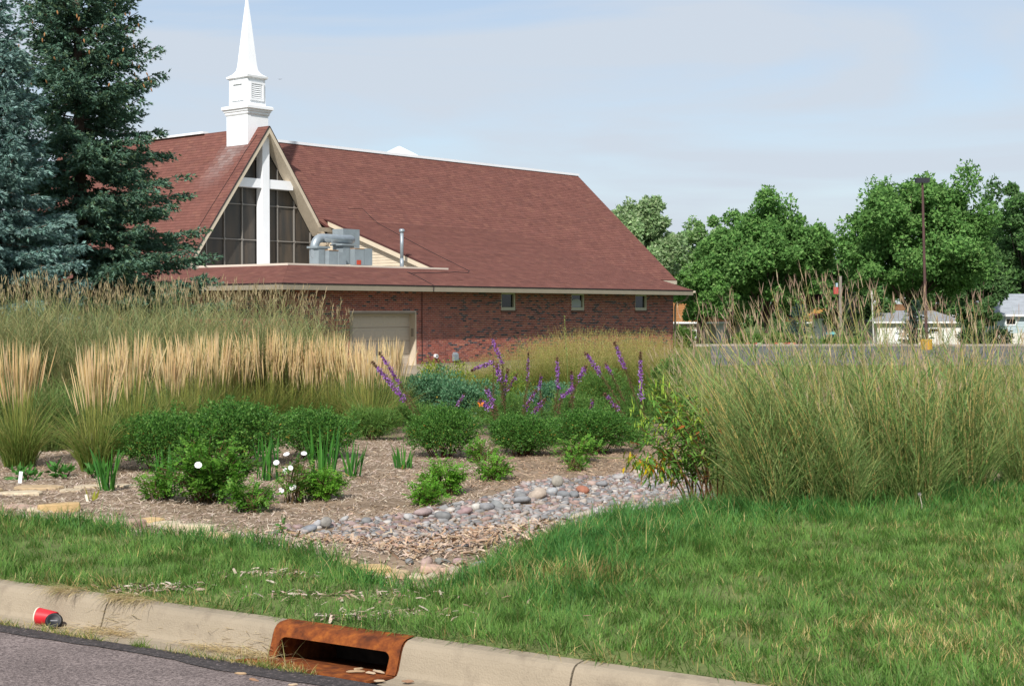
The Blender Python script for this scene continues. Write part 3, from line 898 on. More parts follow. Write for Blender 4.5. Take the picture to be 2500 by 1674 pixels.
    for r in range(rows):
        zb = gz0 + r * zh
        MB().box(x0, x1, .30, .34, zb + .006, zb + zh - .006).build('door_section', pan, gd)
        n = 5; pw = (x1 - x0) / n
        for k in range(n):
            xa, xb = x0 + k * pw + .07, x0 + (k + 1) * pw - .07; za, zc = zb + .09, zb + zh - .09
            m = MB()
            v = [(xa, .2995, za), (xb, .2995, za), (xb, .2995, zc), (xa, .2995, zc), (xa + .04, .289, za + .04), (xb - .04, .289, za + .04), (xb - .04, .289, zc - .04), (xa + .04, .289, zc - .04)]
            m.add(v, [(4, 5, 6, 7), (0, 1, 5, 4), (1, 2, 6, 5), (2, 3, 7, 6), (3, 0, 4, 7)]); m.build('raised_panel', pan, gd)
    m = MB(); m.box(ga[1] - .075, ga[1] - .055, .08, .20, .62, .92); m.build('keypad', M_TAN, gd)
    # drive apron
    # windows
    fm = material('window_frame', (.52, .47, .36), .5)
    sillm = material('brick_sill', (.17, .085, .065), .85, noise=(20, .3))
    for k, (l, r, zb, zt) in enumerate(wins):
        wo = link('window', None, church); t = .07
        m = MB(); m.box(l, l + t * .55, .015, .16, zb, zt); m.box(r - t, r, .015, .16, zb, zt); m.box(l + t * .55, r - t, .015, .16, zb, zb + .12); m.box(l + t * .55, r - t, .015, .16, zt - .075, zt)
        m.build('frame', fm, wo)
        m = MB(); m.box(l + t * .55, r - t, .10, .115, zb + .12, zt - .075); m.build('pane', M_GLASS_DARK, wo)
        nb = 8; bw = (r - l + .08) / nb
        for i in range(nb):
            m = MB(); x0 = l - .04 + i * bw
            m.box(x0 + .004, x0 + bw - .004, -.03, .10, zb - .085, zb - .006); m.build('sill_brick', sillm, wo)
        if k == 1:
            # round-topped paper shade standing in the middle window
            pts = [(l + .09, zb + .13)] + [(l + .09 + (r - l - .20) * (.5 - .5 * math.cos(a)), zb + .34 + .14 * math.sin(a)) for a in np.linspace(0, PI, 12)] + [(r - .11, zb + .13)]
            m = MB(); m.slab([(x, .090, z) for x, z in pts], .006, (0, 1, 0)); m.build('window_shade', material('shade_paper', (.42, .42, .44), .7), wo)
    # conduit, vent, box
    a_c, _, _ = ch_hit(1031, 800, -.03)
    MB().tube([(a_c, -.02, z0), (a_c, -.02, PZ - .2)], .014, 6).build('conduit', M_BLACK, church)
    a_v, _, z_v = ch_hit(1063, 869, -.02)
    m = MB(); m.tube([(a_v, -.10, z_v), (a_v, .02, z_v)], [.075, .075], 14); m.tube([(a_v, -.103, z_v), (a_v, -.1005, z_v)], [.045, .045], 14, (.1, .1, .1)); 
    o = m.build('wall_vent', material('vent_plastic', attr=True, rough=.5), church, colors=True)
    for i, c in enumerate(m.c): pass
    ca = o.data.color_attributes['Col'].data
    for i in range(28): ca[i].color = (.8, .8, .8, 1)
    a_b, _, z_b = ch_hit(1110, 868, -.02)
    m = MB(); m.rings([[(a_b - .12, -.002, z_b - .2), (a_b + .12, -.002, z_b - .2), (a_b + .12, -.12, z_b - .2), (a_b - .12, -.12, z_b - .2)],
                       [(a_b - .12, -.002, z_b + .05), (a_b + .12, -.002, z_b + .05), (a_b + .12, -.12, z_b + .05), (a_b - .12, -.12, z_b + .05)],
                       [(a_b - .07, -.002, z_b + .13), (a_b + .07, -.002, z_b + .13), (a_b + .07, -.08, z_b + .13), (a_b - .07, -.08, z_b + .13)]])
    m.build('meter_box', M_STEEL, church)
    # downspout at the right corner
    m = MB(); m.tube([(16.72, -.75, PZ - .21), (16.72, -.6, PZ - .42), (16.66, -.1, PZ - .60), (16.66, -.06, PZ - .75), (16.66, -.06, -.7)], .045, 8); m.build('downspout', M_TAN, church, smooth=True)
    # main body behind (closed, unseen from here)
    m = MB(); m.box(2.3, 23.4, 7.42, 16.9, -.7, 3.0); m.box(13.5, 23.4, 5.4, 7.42, -.7, 2.9); m.box(-5, 2.3, 8.1, 21.8, -.7, 3.0); m.build('rear_wall', material('rear_brick', (.19, .06, .045), .9, noise=(8, .3)), church)
    m = MB(); m.slab([(23.4, 5.4, 3.0), (23.4, 16.9, 3.0), (23.4, RIDGE_B, RIDGE_Z - .4)], .1, (-1, 0, 0)); m.build('gable_end', M_CREAM, church)
walls()

def steeple():
    st = link('steeple', None, church)
    AX, B = -1.1, 8.70
    wa, wb = .53, .66
    def sq(z, ka, kb=None):
        kb = ka if kb is None else kb
        return [(AX - wa * ka, B - wb * kb, z), (AX + wa * ka, B - wb * kb, z), (AX + wa * ka, B + wb * kb, z), (AX - wa * ka, B + wb * kb, z)]
    z = 7.6
    MB().rings([sq(7.55, 1), sq(9.42, 1)]).build('base', M_WHITE, st)
    MB().rings([sq(9.42, 1.03), sq(9.47, 1.08), sq(9.53, 1.08), sq(9.56, 1.14), sq(9.62, 1.16), sq(9.66, 1.26), sq(9.76, 1.26), sq(9.79, 1.2)]).build('cornice', M_WHITE, st)
    MB().rings([sq(9.79, .88), sq(10.88, .86)]).build('belfry', M_WHITE, st)
    fo = material('white_shadow_board', (.80, .80, .82), .4)
    # framed louvre on each face
    for face in range(4):
        if face in (0, 2):
            yy = (B - wb * .88) if face == 0 else (B + wb * .88); sg = -1 if face == 0 else 1
            def bx(m, u0, u1, d0, d1, z0, z1): m.box(AX + u0, AX + u1, min(yy + sg * d0, yy + sg * d1), max(yy + sg * d0, yy + sg * d1), z0, z1)
        else:
            xx = (AX - wa * .88) if face == 3 else (AX + wa * .88); sg = -1 if face == 3 else 1
            def bx(m, u0, u1, d0, d1, z0, z1): m.box(min(xx + sg * d0, xx + sg * d1), max(xx + sg * d0, xx + sg * d1), B + u0, B + u1, z0, z1)
        m = MB(); bx(m, -.36, -.28, .0, .045, 10.0, 10.74); bx(m, .28, .36, .0, .045, 10.0, 10.74); bx(m, -.28, .28, .0, .045, 10.66, 10.74); bx(m, -.28, .28, .0, .045, 10.0, 10.08)
        m.build('louver_frame', M_WHITE, st)
        if face == 0:
            for k in range(7):
                zz = 10.10 + k * .08
                m = MB(); m.slab([(AX - .28, yy - .035, zz), (AX + .28, yy - .035, zz), (AX + .28, yy - .006, zz + .055), (AX - .28, yy - .006, zz + .055)], .006, (0, 0, 1)); m.build('slat', M_WHITE, st)
    MB().rings([sq(10.88, .90), sq(10.92, 1.0), sq(11.0, 1.02)]).build('cap_moulding', M_WHITE, st)
    loops = []
    def octo(z, r): return [(AX + r * wa * math.cos(a) * 1.0, B + r * wb * math.sin(a), z) for a in [PI / 8 + k * PI / 4 for k in range(8)]]
    def sq8(z, k, o):
        # square with cut corners, o in 0..1
        c = .5 * o + .001
        p = []
        for (sx, sy) in ((1, -1), (1, 1), (-1, 1), (-1, -1)):
            if (sx, sy) in ((1, -1),): p += [(sx * (1 - c), sy), (sx, sy * (1 - c))]
            elif (sx, sy) == (1, 1): p += [(sx, sy * (1 - c)), (sx * (1 - c), sy)]
            elif (sx, sy) == (-1, 1): p += [(sx * (1 - c), sy), (sx, sy * (1 - c))]
            else: p += [(sx, sy * (1 - c)), (sx * (1 - c), sy)]
        return [(AX + wa * k * x, B + wb * k * y, z) for x, y in p]
    prof = [(11.0, 1.0, .0), (11.03, .90, .05), (11.08, .76, .12), (11.15, .66, .18), (11.26, .555, .22), (11.45, .50, .22), (13.0, .255, .22), (14.42, .012, .22)]
    MB().rings([sq8(z, k, o) for z, k, o in prof]).build('spire', M_WHITE, st)
    MB().rings([sq(7.60, 1.07), sq(7.63, 1.07)]).build('flashing', M_STEEL, st)
steeple()

def roof_things():
    # pyramid vent beyond the ridge
    a, b, z = ch_hit(975, 372, 12.3)
    zr = RIDGE_Z - (12.3 - RIDGE_B) * MSL
    m = MB(); r = .95
    m.rings([[(a - r, 12.3 - r, zr - .7), (a + r, 12.3 - r, zr - .7), (a + r, 12.3 + r, zr - .7), (a - r, 12.3 + r, zr - .7)], [(a - r, 12.3 - r, 8.88), (a + r, 12.3 - r, 8.88), (a + r, 12.3 + r, 8.88), (a - r, 12.3 + r, 8.88)],
             [(a - .02, 12.28, 9.52), (a + .02, 12.28, 9.52), (a + .02, 12.32, 9.52), (a - .02, 12.32, 9.52)]])
    m.build('roof_ventilator', M_WHITE, church)
    # lightning cable on the shingles
    px = [(850, 510), (885, 510), (900, 526), (927, 549), (977, 576), (1042, 611), (1096, 638), (1146, 662.5), (1142, 667.5), (1111, 665), (1065, 667.5), (1004, 668), (994, 665), (1019, 676), (1059, 698)]
    pts = []
    for x, y in px:
        p1, k1 = ch_plane(x, y, (0, PB, PZ), (0, -PSL, 1)); p2, k2 = ch_plane(x, y, (0, EAVE_B, EAVE_Z), (0, -MSL, 1))
        p = p2 if p2.y > JB else p1
        pts.append((p.x, p.y, p.z + .02))
    pts.append((pts[-1][0], PB - .03, PZ - .02)); pts.append((pts[-1][0], PB - .03, PZ - .22))
    MB().tube(pts, .012, 5).build('roof_cable', M_BLACK, church)
    pts = []
    zl = 3.0; half = (RIDGE_Z - zl) / 1.4
    for x, y in [(628, 330), (600, 370), (566, 427), (520, 500), (482, 562)]:
        p, k = ch_plane(x, y, (-1.1, 0, RIDGE_Z), (-1.4, 0, 1)); pts.append((p.x - .01, p.y, p.z + .02))
    MB().tube(pts, .010, 5).build('gable_cable', M_BLACK, church)
    # vent pipe
    a, b, z = ch_hit(981, 640, 2.3)
    vp = link('vent_pipe', None, church)
    ztop = ch_hit(981, 565, 2.3)[2]
    m = MB(); m.tube([(a, b, FZ - .03), (a, b, FZ + .45)], [.085, .075], 14); m.build('sleeve', M_STEEL, vp, smooth=True)
    MB().tube([(a, b, FZ + .45), (a, b, ztop)], .068, 14).build('pipe', M_STEEL, vp, smooth=True)
    MB().tube([(a, b, ztop - .03), (a, b, ztop), (a, b, ztop + .07), (a, b, ztop + .10)], [.10, .108, .108, .06], 14).build('cap', M_STEEL, vp, smooth=True)
roof_things()

def hvac():
    r = empty('rooftop_air_handler', (CHX, CHY, 0), CHA)
    tag(r, 'grey sheet metal air handler with a fat round duct on the flat church roof', 'air handler')
    B = 2.6
    def A(px, b=B): return ch_hit(px, 620, b)[0]
    def Z(py, px=840, b=B): return ch_hit(px, py, b)[2]
    paint = material('unit_grey', (.215, .25, .27), .5, .4, noise=(4, .12))
    zf = FZ - .03
    # tall plenum at the back
    m = MB(); m.box(A(838, 3.3), A(878, 3.3), 3.3, 3.9, Z(612, 850, 3.3), Z(559, 850, 3.3)); m.build('plenum', paint, r)
    # round duct with elbow
    a0, a1 = A(768), A(866); zt, zbot = Z(584), Z(640)
    pts = [(a1 + .1, B + .55, zt), (a1, B + .2, zt), (a1 - .25, B, zt), (a0 + .35, B, zt)]
    for k in range(7):
        an = k / 6 * PI / 2; pts.append((a0 + .35 - .35 * math.sin(an), B, zt - .35 + .35 * math.cos(an)))
    for k in range(6):
        an = (k + 1) / 6 * PI / 2; pts.append((a0 + .30 - .30 * math.cos(an), B, zbot + .28 - .28 * math.sin(an)))
    pts.append((a0 + .55, B, zbot + .0))
    MB().tube(pts, .165, 18).build('round_duct', M_STEEL, r, smooth=True)
    def bxp(name, l, rr, t, bt, b0, b1, mt=paint):
        MB().box(A(l, b0), A(rr, b0), b0, b1, Z(bt, (l + rr) / 2, b0), Z(t, (l + rr) / 2, b0)).build(name, mt, r)
    bxp('transition_box', 778, 800, 606, 645, 2.25, 2.75)
    bxp('flange', 775, 806, 601, 605.8, 2.22, 2.80)
    bxp('control_box', 803, 826, 612, 646, 2.02, 2.22)
    bxp('access_panel', 827, 845, 616, 646, 1.98, 2.20)
    bxp('fan_box', 838, 864, 600, 645, 2.25, 2.8)
    bxp('flange', 835, 872, 596, 599.8, 2.20, 2.85)
    bxp('control_box', 866, 889, 608, 647, 1.98, 2.22)
    bxp('access_panel', 890, 909, 607, 647.5, 1.98, 2.24)
    bxp('warning_label', 871.5, 881.5, 635, 646, 1.965, 1.979, material('red_label', (.45, .06, .03), .6, noise=(25, .5)))
    rusty = material('rusty_top', (.34, .20, .10), .8, noise=(10, .4))
    bxp('box_lid', 804, 827, 610.2, 611.8, 2.0, 2.24, rusty); bxp('box_lid', 867, 890, 606.2, 607.8, 1.97, 2.24, rusty)
    MB().tube([(A(797), 2.3, Z(601)), (A(797), 2.3, Z(588))], .02, 6).build('stand_rod', M_STEEL, r)
hvac()

def apron():
    m = MB()
    p = []
    for a, b in ((-4.2, -.04), (.4, -.04), (1.5, -6), (-6.5, -6)):
        w = CO + cu * a + cv * b; p.append((w.x, w.y, -.44 if b > -1 else -.40))
    m.slab(p, .1); o = m.build('driveway_apron', M_CONC); tag(o, kind='structure')
apron()
# ------------------------------------------------------------------ plant building blocks (vectorised)
def U_(lo, hi, n): return rng.uniform(lo, hi, n)

def centreline(base, az, lean, curve, length, nseg, power=1.3):
    """base (N,3); returns (N,nseg+1,3)"""
    N = len(az); s = np.linspace(0, 1, nseg + 1)
    th = lean[:, None] + curve[:, None] * s[None, :] ** power
    ds = (length / nseg)[:, None]
    thm = (th[:, 1:] + th[:, :-1]) / 2
    h = np.concatenate([np.zeros((N, 1)), np.cumsum(np.sin(thm) * ds, 1)], 1)
    v = np.concatenate([np.zeros((N, 1)), np.cumsum(np.cos(thm) * ds, 1)], 1)
    P = np.empty((N, nseg + 1, 3))
    P[..., 0] = base[:, None, 0] + h * np.cos(az)[:, None]
    P[..., 1] = base[:, None, 1] + h * np.sin(az)[:, None]
    P[..., 2] = base[:, None, 2] + v
    return P

def ribbon(P, wprof, width, c0, c1, twist=None, wdir=None):
    """P (N,k,3) -> verts, quads, colours. wprof (k,)"""
    N, k, _ = P.shape
    if wdir is None:
        a = rng.uniform(0, PI, N) if twist is None else twist
        wdir = np.stack([np.cos(a), np.sin(a), np.zeros(N)], -1)
    w = (width[:, None] * wprof[None, :] / 2)[..., None] * wdir[:, None, :]
    V = np.stack([P - w, P + w], 2).reshape(N * k * 2, 3)
    i = np.arange(N)[:, None] * (2 * k) + np.arange(k - 1)[None, :] * 2
    Q = np.stack([i, i + 1, i + 3, i + 2], -1).reshape(-1, 4)
    t = np.linspace(0, 1, k)[None, :, None]
    C = c0[:, None, :] * (1 - t) + c1[:, None, :] * t
    C = np.repeat(C[:, :, None, :], 2, 2).reshape(-1, 3)
    return V, Q, C

def merge(parts):
    V = []; Q = []; C = []; k = 0
    for v, q, c in parts:
        V.append(v); Q.append(q + k); C.append(c); k += len(v)
    return np.vstack(V), np.vstack(Q), np.vstack(C)

def pick(cols, n, jit=.15):
    cols = np.array(cols); w = rng.integers(0, len(cols), n)
    return cols[w] * rng.uniform(1 - jit, 1 + jit, (n, 1)) * rng.uniform(.95, 1.05, (n, 3))

def diamonds(P, D, Nn, ln, wd, col, fold=0.0):
    """leaf shaped quads at P along D with face normal ~Nn"""
    D = unit(D); S_ = unit(np.cross(D, Nn)); Nn = np.cross(S_, D)
    ln = np.asarray(ln)[:, None]; wd = np.asarray(wd)[:, None]
    a = P; t = P + D * ln - Nn * ln * fold; m = P + D * ln * .45
    V = np.stack([a, m + S_ * wd / 2, t, m - S_ * wd / 2], 1).reshape(-1, 3)
    Q = np.arange(len(P) * 4).reshape(-1, 4)
    return V, Q, np.repeat(col, 4, 0)

def rand_dir(n, up=0.0):
    v = rng.normal(size=(n, 3)); v = unit(v); v[:, 2] += up
    return unit(v)

WP_BLADE = np.array([.7, 1, .95, .75, .42, .03])
WP_STEM = np.array([1, .95, .85, .75, .6, .4])
def disc(n, r):
    a = U_(0, 2 * PI, n); q = r * np.sqrt(U_(0, 1, n))
    return np.stack([q * np.cos(a), q * np.sin(a), np.zeros(n)], -1)

# ------------------------------------------------------------------ ornamental grasses
def feather_reed(seed, h=1.45, stems=125, leaves=620):
    global rng
    rng = np.random.default_rng(seed)
    b = disc(stems, .105); az = np.arctan2(b[:, 1], b[:, 0]) + rng.normal(0, .5, stems)
    lean = np.abs(rng.normal(.05, .075, stems)) + .30 * np.hypot(b[:, 0], b[:, 1]); curve = rng.normal(.06, .07, stems)
    ln = h * (.64 + .41 * U_(0, 1, stems) ** .65)
    k = 12
    P = centreline(b, az, lean, curve, ln, k)
    c0 = pick([(.115, .175, .045), (.15, .20, .05), (.21, .22, .06)], stems); c1 = pick([(.29, .31, .095), (.36, .34, .12)], stems)
    st = ribbon(P[:, :10], np.linspace(1, .7, 10), U_(.0035, .005, stems), c0, c1)
    cp = pick([(.66, .53, .32), (.60, .47, .26), (.70, .57, .37)], stems, .1)
    # plume: two crossed spindles over the last third
    Pl = P[:, 8:]
    # refine
    ts = np.linspace(0, 4, 9); i0 = np.minimum(ts.astype(int), 3); fr = (ts - i0)[None, :, None]
    Pp = Pl[:, i0] * (1 - fr) + Pl[:, i0 + 1] * fr
    wp = np.array([.15, .5, .8, 1, .95, .8, .6, .35, .08]); w = U_(.009, .015, stems)
    a = U_(0, PI, stems)
    p1 = ribbon(Pp, wp, w, cp * .9, cp * 1.05, twist=a); p2 = ribbon(Pp, wp, w, cp * .9, cp * 1.05, twist=a + PI / 2)
    # leaves
    n = leaves
    b = disc(n, .17); az = np.arctan2(b[:, 1], b[:, 0]) + rng.normal(0, .7, n)
    Pf = centreline(b, az, U_(.02, .45, n), U_(.3, 1.9, n), U_(.45, .95, n), 6)
    c0 = pick([(.085, .145, .038), (.11, .17, .045), (.15, .18, .05)], n); c1 = pick([(.13, .20, .06), (.18, .22, .07), (.32, .28, .12)], n)
    lf = ribbon(Pf, np.array([.8, 1, 1, .85, .65, .4, .03]), U_(.0055, .0085, n), c0, c1)
    return dict(stems=merge([st]), plumes=merge([p1, p2]), leaves=merge([lf]))

def bluestem(seed, h=2.2, stems=120, leaves=1500, spread=.22, greens=None, stemc=None, headc=None, leanx=0.0, lw=(.006, .010), sw=(.0045, .007), heads=True, lean_s=.10, hfrac=.86, hl=(.07, .14), hw=(.006, .010), lmin=.55):
    global rng
    rng = np.random.default_rng(seed)
    greens = greens or [(.145, .195, .085), (.17, .215, .10), (.20, .225, .11), (.30, .275, .14)]
    stemc = stemc or [(.28, .26, .12), (.22, .24, .10), (.34, .29, .16)]
    headc = headc or [(.36, .29, .17), (.30, .24, .15), (.42, .35, .22)]
    b = disc(stems, spread); az = np.arctan2(b[:, 1], b[:, 0]) + rng.normal(0, .6, stems)
    lean = np.abs(rng.normal(.05, lean_s, stems)) + .25 * np.hypot(b[:, 0], b[:, 1]); curve = rng.normal(.12, .12, stems)
    ln = h * U_(lmin, 1.0, stems)
    k = 10; P = centreline(b, az, lean, curve, ln, k)
    if leanx: P[..., 0] += leanx * (P[..., 2] / h) ** 1.6 * h
    c0 = pick(stemc, stems); c1 = pick(stemc, stems)
    st = ribbon(P, np.linspace(1, .45, k + 1), U_(*sw, stems), c0, c1)
    # leaves on stems
    n = leaves; w = rng.integers(0, stems, n); t = U_(.05, .80, n) * k; i0 = t.astype(int); fr = (t - i0)[:, None]
    pb = P[w, i0] * (1 - fr) + P[w, i0 + 1] * fr
    Pf = centreline(pb, U_(0, 2 * PI, n), U_(.12, .7, n), U_(.3, 2.1, n), U_(.24, .72, n) * (.6 + .2 * h), 5)
    if leanx: Pf[..., 0] += leanx * .5 * np.linspace(0, 1, 6)[None, :] * .4
    c0 = pick(greens, n); c1 = pick(greens + [(.28, .24, .12)], n)
    lf = ribbon(Pf, np.array([.8, 1, .95, .75, .45, .03]), U_(*lw, n), c0, c1)
    # basal leaves
    n = leaves // 3; b2 = disc(n, spread * 1.1)
    Pb = centreline(b2, np.arctan2(b2[:, 1], b2[:, 0]) + rng.normal(0, .8, n), U_(.05, .5, n), U_(.4, 1.8, n), U_(.4, .9, n), 6)
    lb = ribbon(Pb, np.array([.8, 1, 1, .85, .65, .4, .03]), U_(*lw, n), pick(greens, n), pick(greens, n))
    out_ = dict(stems=merge([st]), leaves=merge([lf, lb]))
    if heads:
        tips = P[:, -1]; sel = np.where(ln > h * hfrac)[0]; hp = []
        for j in range(4):
            m = len(sel)
            d = rand_dir(m, 1.3); L_ = U_(*hl, m)
            D = P[sel, -1] - P[sel, -2]; D = unit(D) * 1.0 + d * .85; D = unit(D)
            pp = np.stack([tips[sel], tips[sel] + D * L_[:, None] * .5, tips[sel] + D * L_[:, None]], 1)
            pp[:, :, :] -= (D * U_(0, .12, m)[:, None])[:, None, :] * (j > 1)
            c = pick(headc, m)
            hp.append(ribbon(pp, np.array([.5, 1, .3]), U_(*hw, m), c, c))
        out_['seed_heads'] = merge(hp)
    return out_

def mist_grass(seed, h=1.15):
    global rng
    rng = np.random.default_rng(seed)
    n = 260; b = disc(n, .15); az = np.arctan2(b[:, 1], b[:, 0]) + rng.normal(0, .5, n)
    ln = h * U_(.7, 1.05, n); k = 8
    P = centreline(b, az, U_(.0, .42, n), U_(0, .35, n), ln, k)
    c0 = pick([(.10, .14, .035), (.16, .17, .05)], n); c1 = pick([(.32, .28, .10), (.36, .30, .12), (.26, .27, .08)], n)
    st = ribbon(P, np.linspace(1, .5, k + 1), U_(.003, .004, n), c0, c1)
    m = 4300; w = rng.integers(0, n, m); t = U_(.5, .995, m) * k; i0 = np.minimum(t.astype(int), k - 1); fr = (t - i0)[:, None]
    pb = P[w, i0] * (1 - fr) + P[w, i0 + 1] * fr + rng.normal(0, .035, (m, 3))
    c = pick([(.36, .32, .14), (.40, .35, .16), (.30, .31, .11), (.40, .28, .15)], m)
    sd_ = diamonds(pb, rand_dir(m, .3), rand_dir(m), U_(.010, .018, m), U_(.005, .008, m), c)
    nl = 700; b2 = disc(nl, .2)
    Pb = centreline(b2, np.arctan2(b2[:, 1], b2[:, 0]) + rng.normal(0, .6, nl), U_(.05, .5, nl), U_(.3, 1.4, nl), U_(.5, .95, nl), 6)
    lb = ribbon(Pb, np.array([.8, 1, 1, .85, .65, .4, .03]), U_(.004, .006, nl), pick([(.07, .13, .03), (.10, .15, .04)], nl), pick([(.14, .18, .05), (.24, .22, .07)], nl))
    return dict(stems=merge([st]), seed_heads=merge([sd_]), leaves=merge([lb]))

def make_proto(name, parts, mats=None):
    return [(k, mesh_np(name + '_' + k, v, [q], (mats or {}).get(k, M_LEAF if k in ('leaves',) else M_DRY), c)) for k, (v, q, c) in parts.items()]
def place(name, proto, loc, rz, sc, label, cat, group=None):
    r = empty(name, loc, rz); r.scale = (sc,) * 3 if not hasattr(sc, '__len__') else sc
    for k, me in proto: link(k, me, r)['kind'] = 'stuff'
    tag(r, label, cat, group, 'thing')
    return r

def plant_grasses():
    R = random.Random(3)
    protos = [make_proto('feather_reed', feather_reed(100 + i)) for i in range(4)]
    spots = [(-130, 1130, 1.0), (48, 1138, .98), (235, 1148, 1.03), (322, 1108, .98), (415, 1090, 1.0), (468, 1072, 1.02), (530, 1062, 1.03), (588, 1056, 1.0), (645, 1056, 1.02), (700, 1054, 1.0),
             (755, 1054, 1.01), (808, 1054, 1.0), (858, 1056, 1.03), (905, 1062, .96), (955, 1040, .90)]
    for i, (x, y, s) in enumerate(spots):
        p = G(x, y)
        if i == 0: lab = 'tan feather reed grass clump cut off by the left edge of the picture'
        elif i == 1: lab = 'wide tan feather reed grass clump standing alone at the far left'
        elif i == 2: lab = 'tan feather reed grass clump standing just left of the rose bush and shrubs'
        else: lab = 'tan plumed feather reed grass, %s clump from the left in the back row' % ORD[i - 3]
        place('feather_reed_grass', protos[i % 4], p, R.uniform(0, 6.28), s * R.uniform(.93, 1.06), lab, 'grass', 'feather reed grass clumps in the garden bed')
    # tall bluestem behind, left
    protos = [make_proto('bluestem', bluestem(200 + i, 2.35, 120, 1500)) for i in range(4)]
    for i in range(24):
        row = i % 3; x = -90 + (i // 3) * 118 + row * 38 + R.uniform(-14, 14)
        Y = 22.0 + row * 2.0 + R.uniform(-.5, .5)
        wx = (x - 1250) / F * Y
        s = (.98 + .03 * row) * (1.0 if x < 520 else 1.0 - (x - 520) / 330 * .12) * R.uniform(.93, 1.05)
        if x > 800: s *= .92
        lab = 'tall bluestem grass behind the reeds, %s clump from the left, %s row' % (ORD[i // 3], ['front', 'middle', 'rear'][row])
        place('bluestem_grass', protos[R.randrange(4)], (wx, Y, gz1(wx, Y)), R.uniform(0, 6.28), s, lab, 'grass', 'tall bluestem clumps behind the reed grass')
    # right hand mass of prairie grass
    gr = [(.11, .20, .065), (.145, .23, .082), (.18, .255, .098), (.27, .29, .125)]
    stc = [(.60, .47, .19), (.19, .25, .09), (.54, .42, .17), (.40, .37, .15), (.50, .36, .18)]
    hd = [(.42, .32, .22), (.34, .24, .19), (.48, .39, .26)]
    pr = [make_proto('prairie', bluestem(300 + i, 1.42, 110, 1000, .20, gr, stc, hd, leanx=(-.42 if i % 2 else -.08), hfrac=.76, hl=(.06, .13), hw=(.004, .006), lmin=.36, lw=(.004, .011), sw=(.0045, .0085))) for i in range(4)]
    front = [(1790, 1236, 1), (1880, 1242, 1), (1975, 1236, 1), (2060, 1238, 1), (2165, 1215, 0), (2240, 1224, 0), (2345, 1203, 0), (2500, 1200, 0), (2600, 1190, 0)]
    mid = [(1790, 1170, 1), (1860, 1165, 1), (1940, 1163, 1), (2020, 1160, 1), (2100, 1155, 0), (2180, 1150, 0), (2260, 1145, 0), (2340, 1140, 0), (2420, 1135, 0), (2500, 1130, 0), (2590, 1126, 0)]
    back = [(1700, 1065, 1), (1765, 1062, 1), (1830, 1060, 1), (1900, 1058, 1), (1970, 1055, 0), (2050, 1052, 0), (2130, 1050, 0), (2210, 1046, 0), (2290, 1044, 0), (2370, 1040, 0), (2450, 1036, 0), (2530, 1034, 0)]
    for rn, row in (('front', front), ('middle', mid), ('back', back)):
        for i, (x, y, lean) in enumerate(row):
            p = G(x, y)
            v = (1 if R.random() < .5 else 3) if lean else (0 if R.random() < .5 else 2)
            s = {'front': .80, 'middle': .85, 'back': .92}[rn] * R.uniform(.74, 1.20)
            lab = 'green prairie grass with yellow stems, %s clump of the %s row' % (ORD[i], rn)
            place('prairie_grass', pr[v], p, R.uniform(-.35, .35), s, lab, 'grass', 'prairie grass clumps on the right')
    # a few very tall flowering stalk clumps rising over the mass
    tall = [make_proto('tall_stalk', bluestem(340 + i, 2.15, 30, 150, .18, gr, [(.24, .27, .10), (.42, .35, .16)], hd, leanx=-.14, sw=(.006, .009), lean_s=.09, hfrac=.72, lmin=.70, hl=(.09, .17), hw=(.005, .008))) for i in range(3)]
    for i, (x, y, s) in enumerate([(1815, 1180, .86), (1900, 1165, .90), (2000, 1170, .96), (2080, 1160, 1.02), (2125, 1150, .98), (2185, 1160, .94), (2290, 1140, .92), (2370, 1140, .93), (2440, 1150, .90)]):
        p = G(x, y)
        place('turkey_foot_grass', tall[i % 3], p, R.uniform(-.3, .3), s, 'tall stalks with forked purple seed heads, %s group from the left' % ORD[i], 'grass', 'tall forked seed stalks')
    # low green leafy grass between and behind the front reed clumps
    low = [make_proto('low_grass', bluestem(380 + i, 1.05, 60, 1300, .22, [(.10, .175, .055), (.13, .20, .07), (.16, .215, .08)], [(.15, .20, .07), (.30, .27, .11)], None, heads=False, lmin=.4)) for i in range(2)]
    for i, (x, y) in enumerate([(-40, 1098), (40, 1090), (120, 1098), (165, 1085), (285, 1088), (365, 1075), (905, 1040)]):
        place('low_green_grass', low[i % 2], G(x, y), R.uniform(0, 6.28), R.uniform(.85, 1.05), 'low green leafy grass tucked between the reed grass, %s from the left' % ORD[i], 'grass', 'low green grass between the reeds')
    # fine golden grass before the brick wall
    ms = [make_proto('mist', mist_grass(400 + i)) for i in range(3)]
    for i in range(16):
        x = 1150 + (i % 8) * 66 + R.uniform(-14, 14) + (i // 8) * 30; Y = (29.5, 33.0)[i // 8] + R.uniform(-.6, .6)
        wx = (x - 1250) / F * Y
        top = np.interp(x, [1120, 1200, 1300, 1400, 1560, 1640, 1700], [890, 858, 825, 806, 804, 822, 850]) + 4
        h = (EYE - (top - 757) / F * Y) - gz1(wx, Y)
        place('fine_golden_grass', ms[i % 3], (wx, Y, gz1(wx, Y)), R.uniform(0, 6.28), h / 1.12 * R.uniform(.95, 1.05), 'fine golden grass before the brick wall, %s clump of the %s row' % (ORD[i % 8], ['front', 'rear'][i // 8]), 'grass', 'fine golden grass clumps')
plant_grasses()

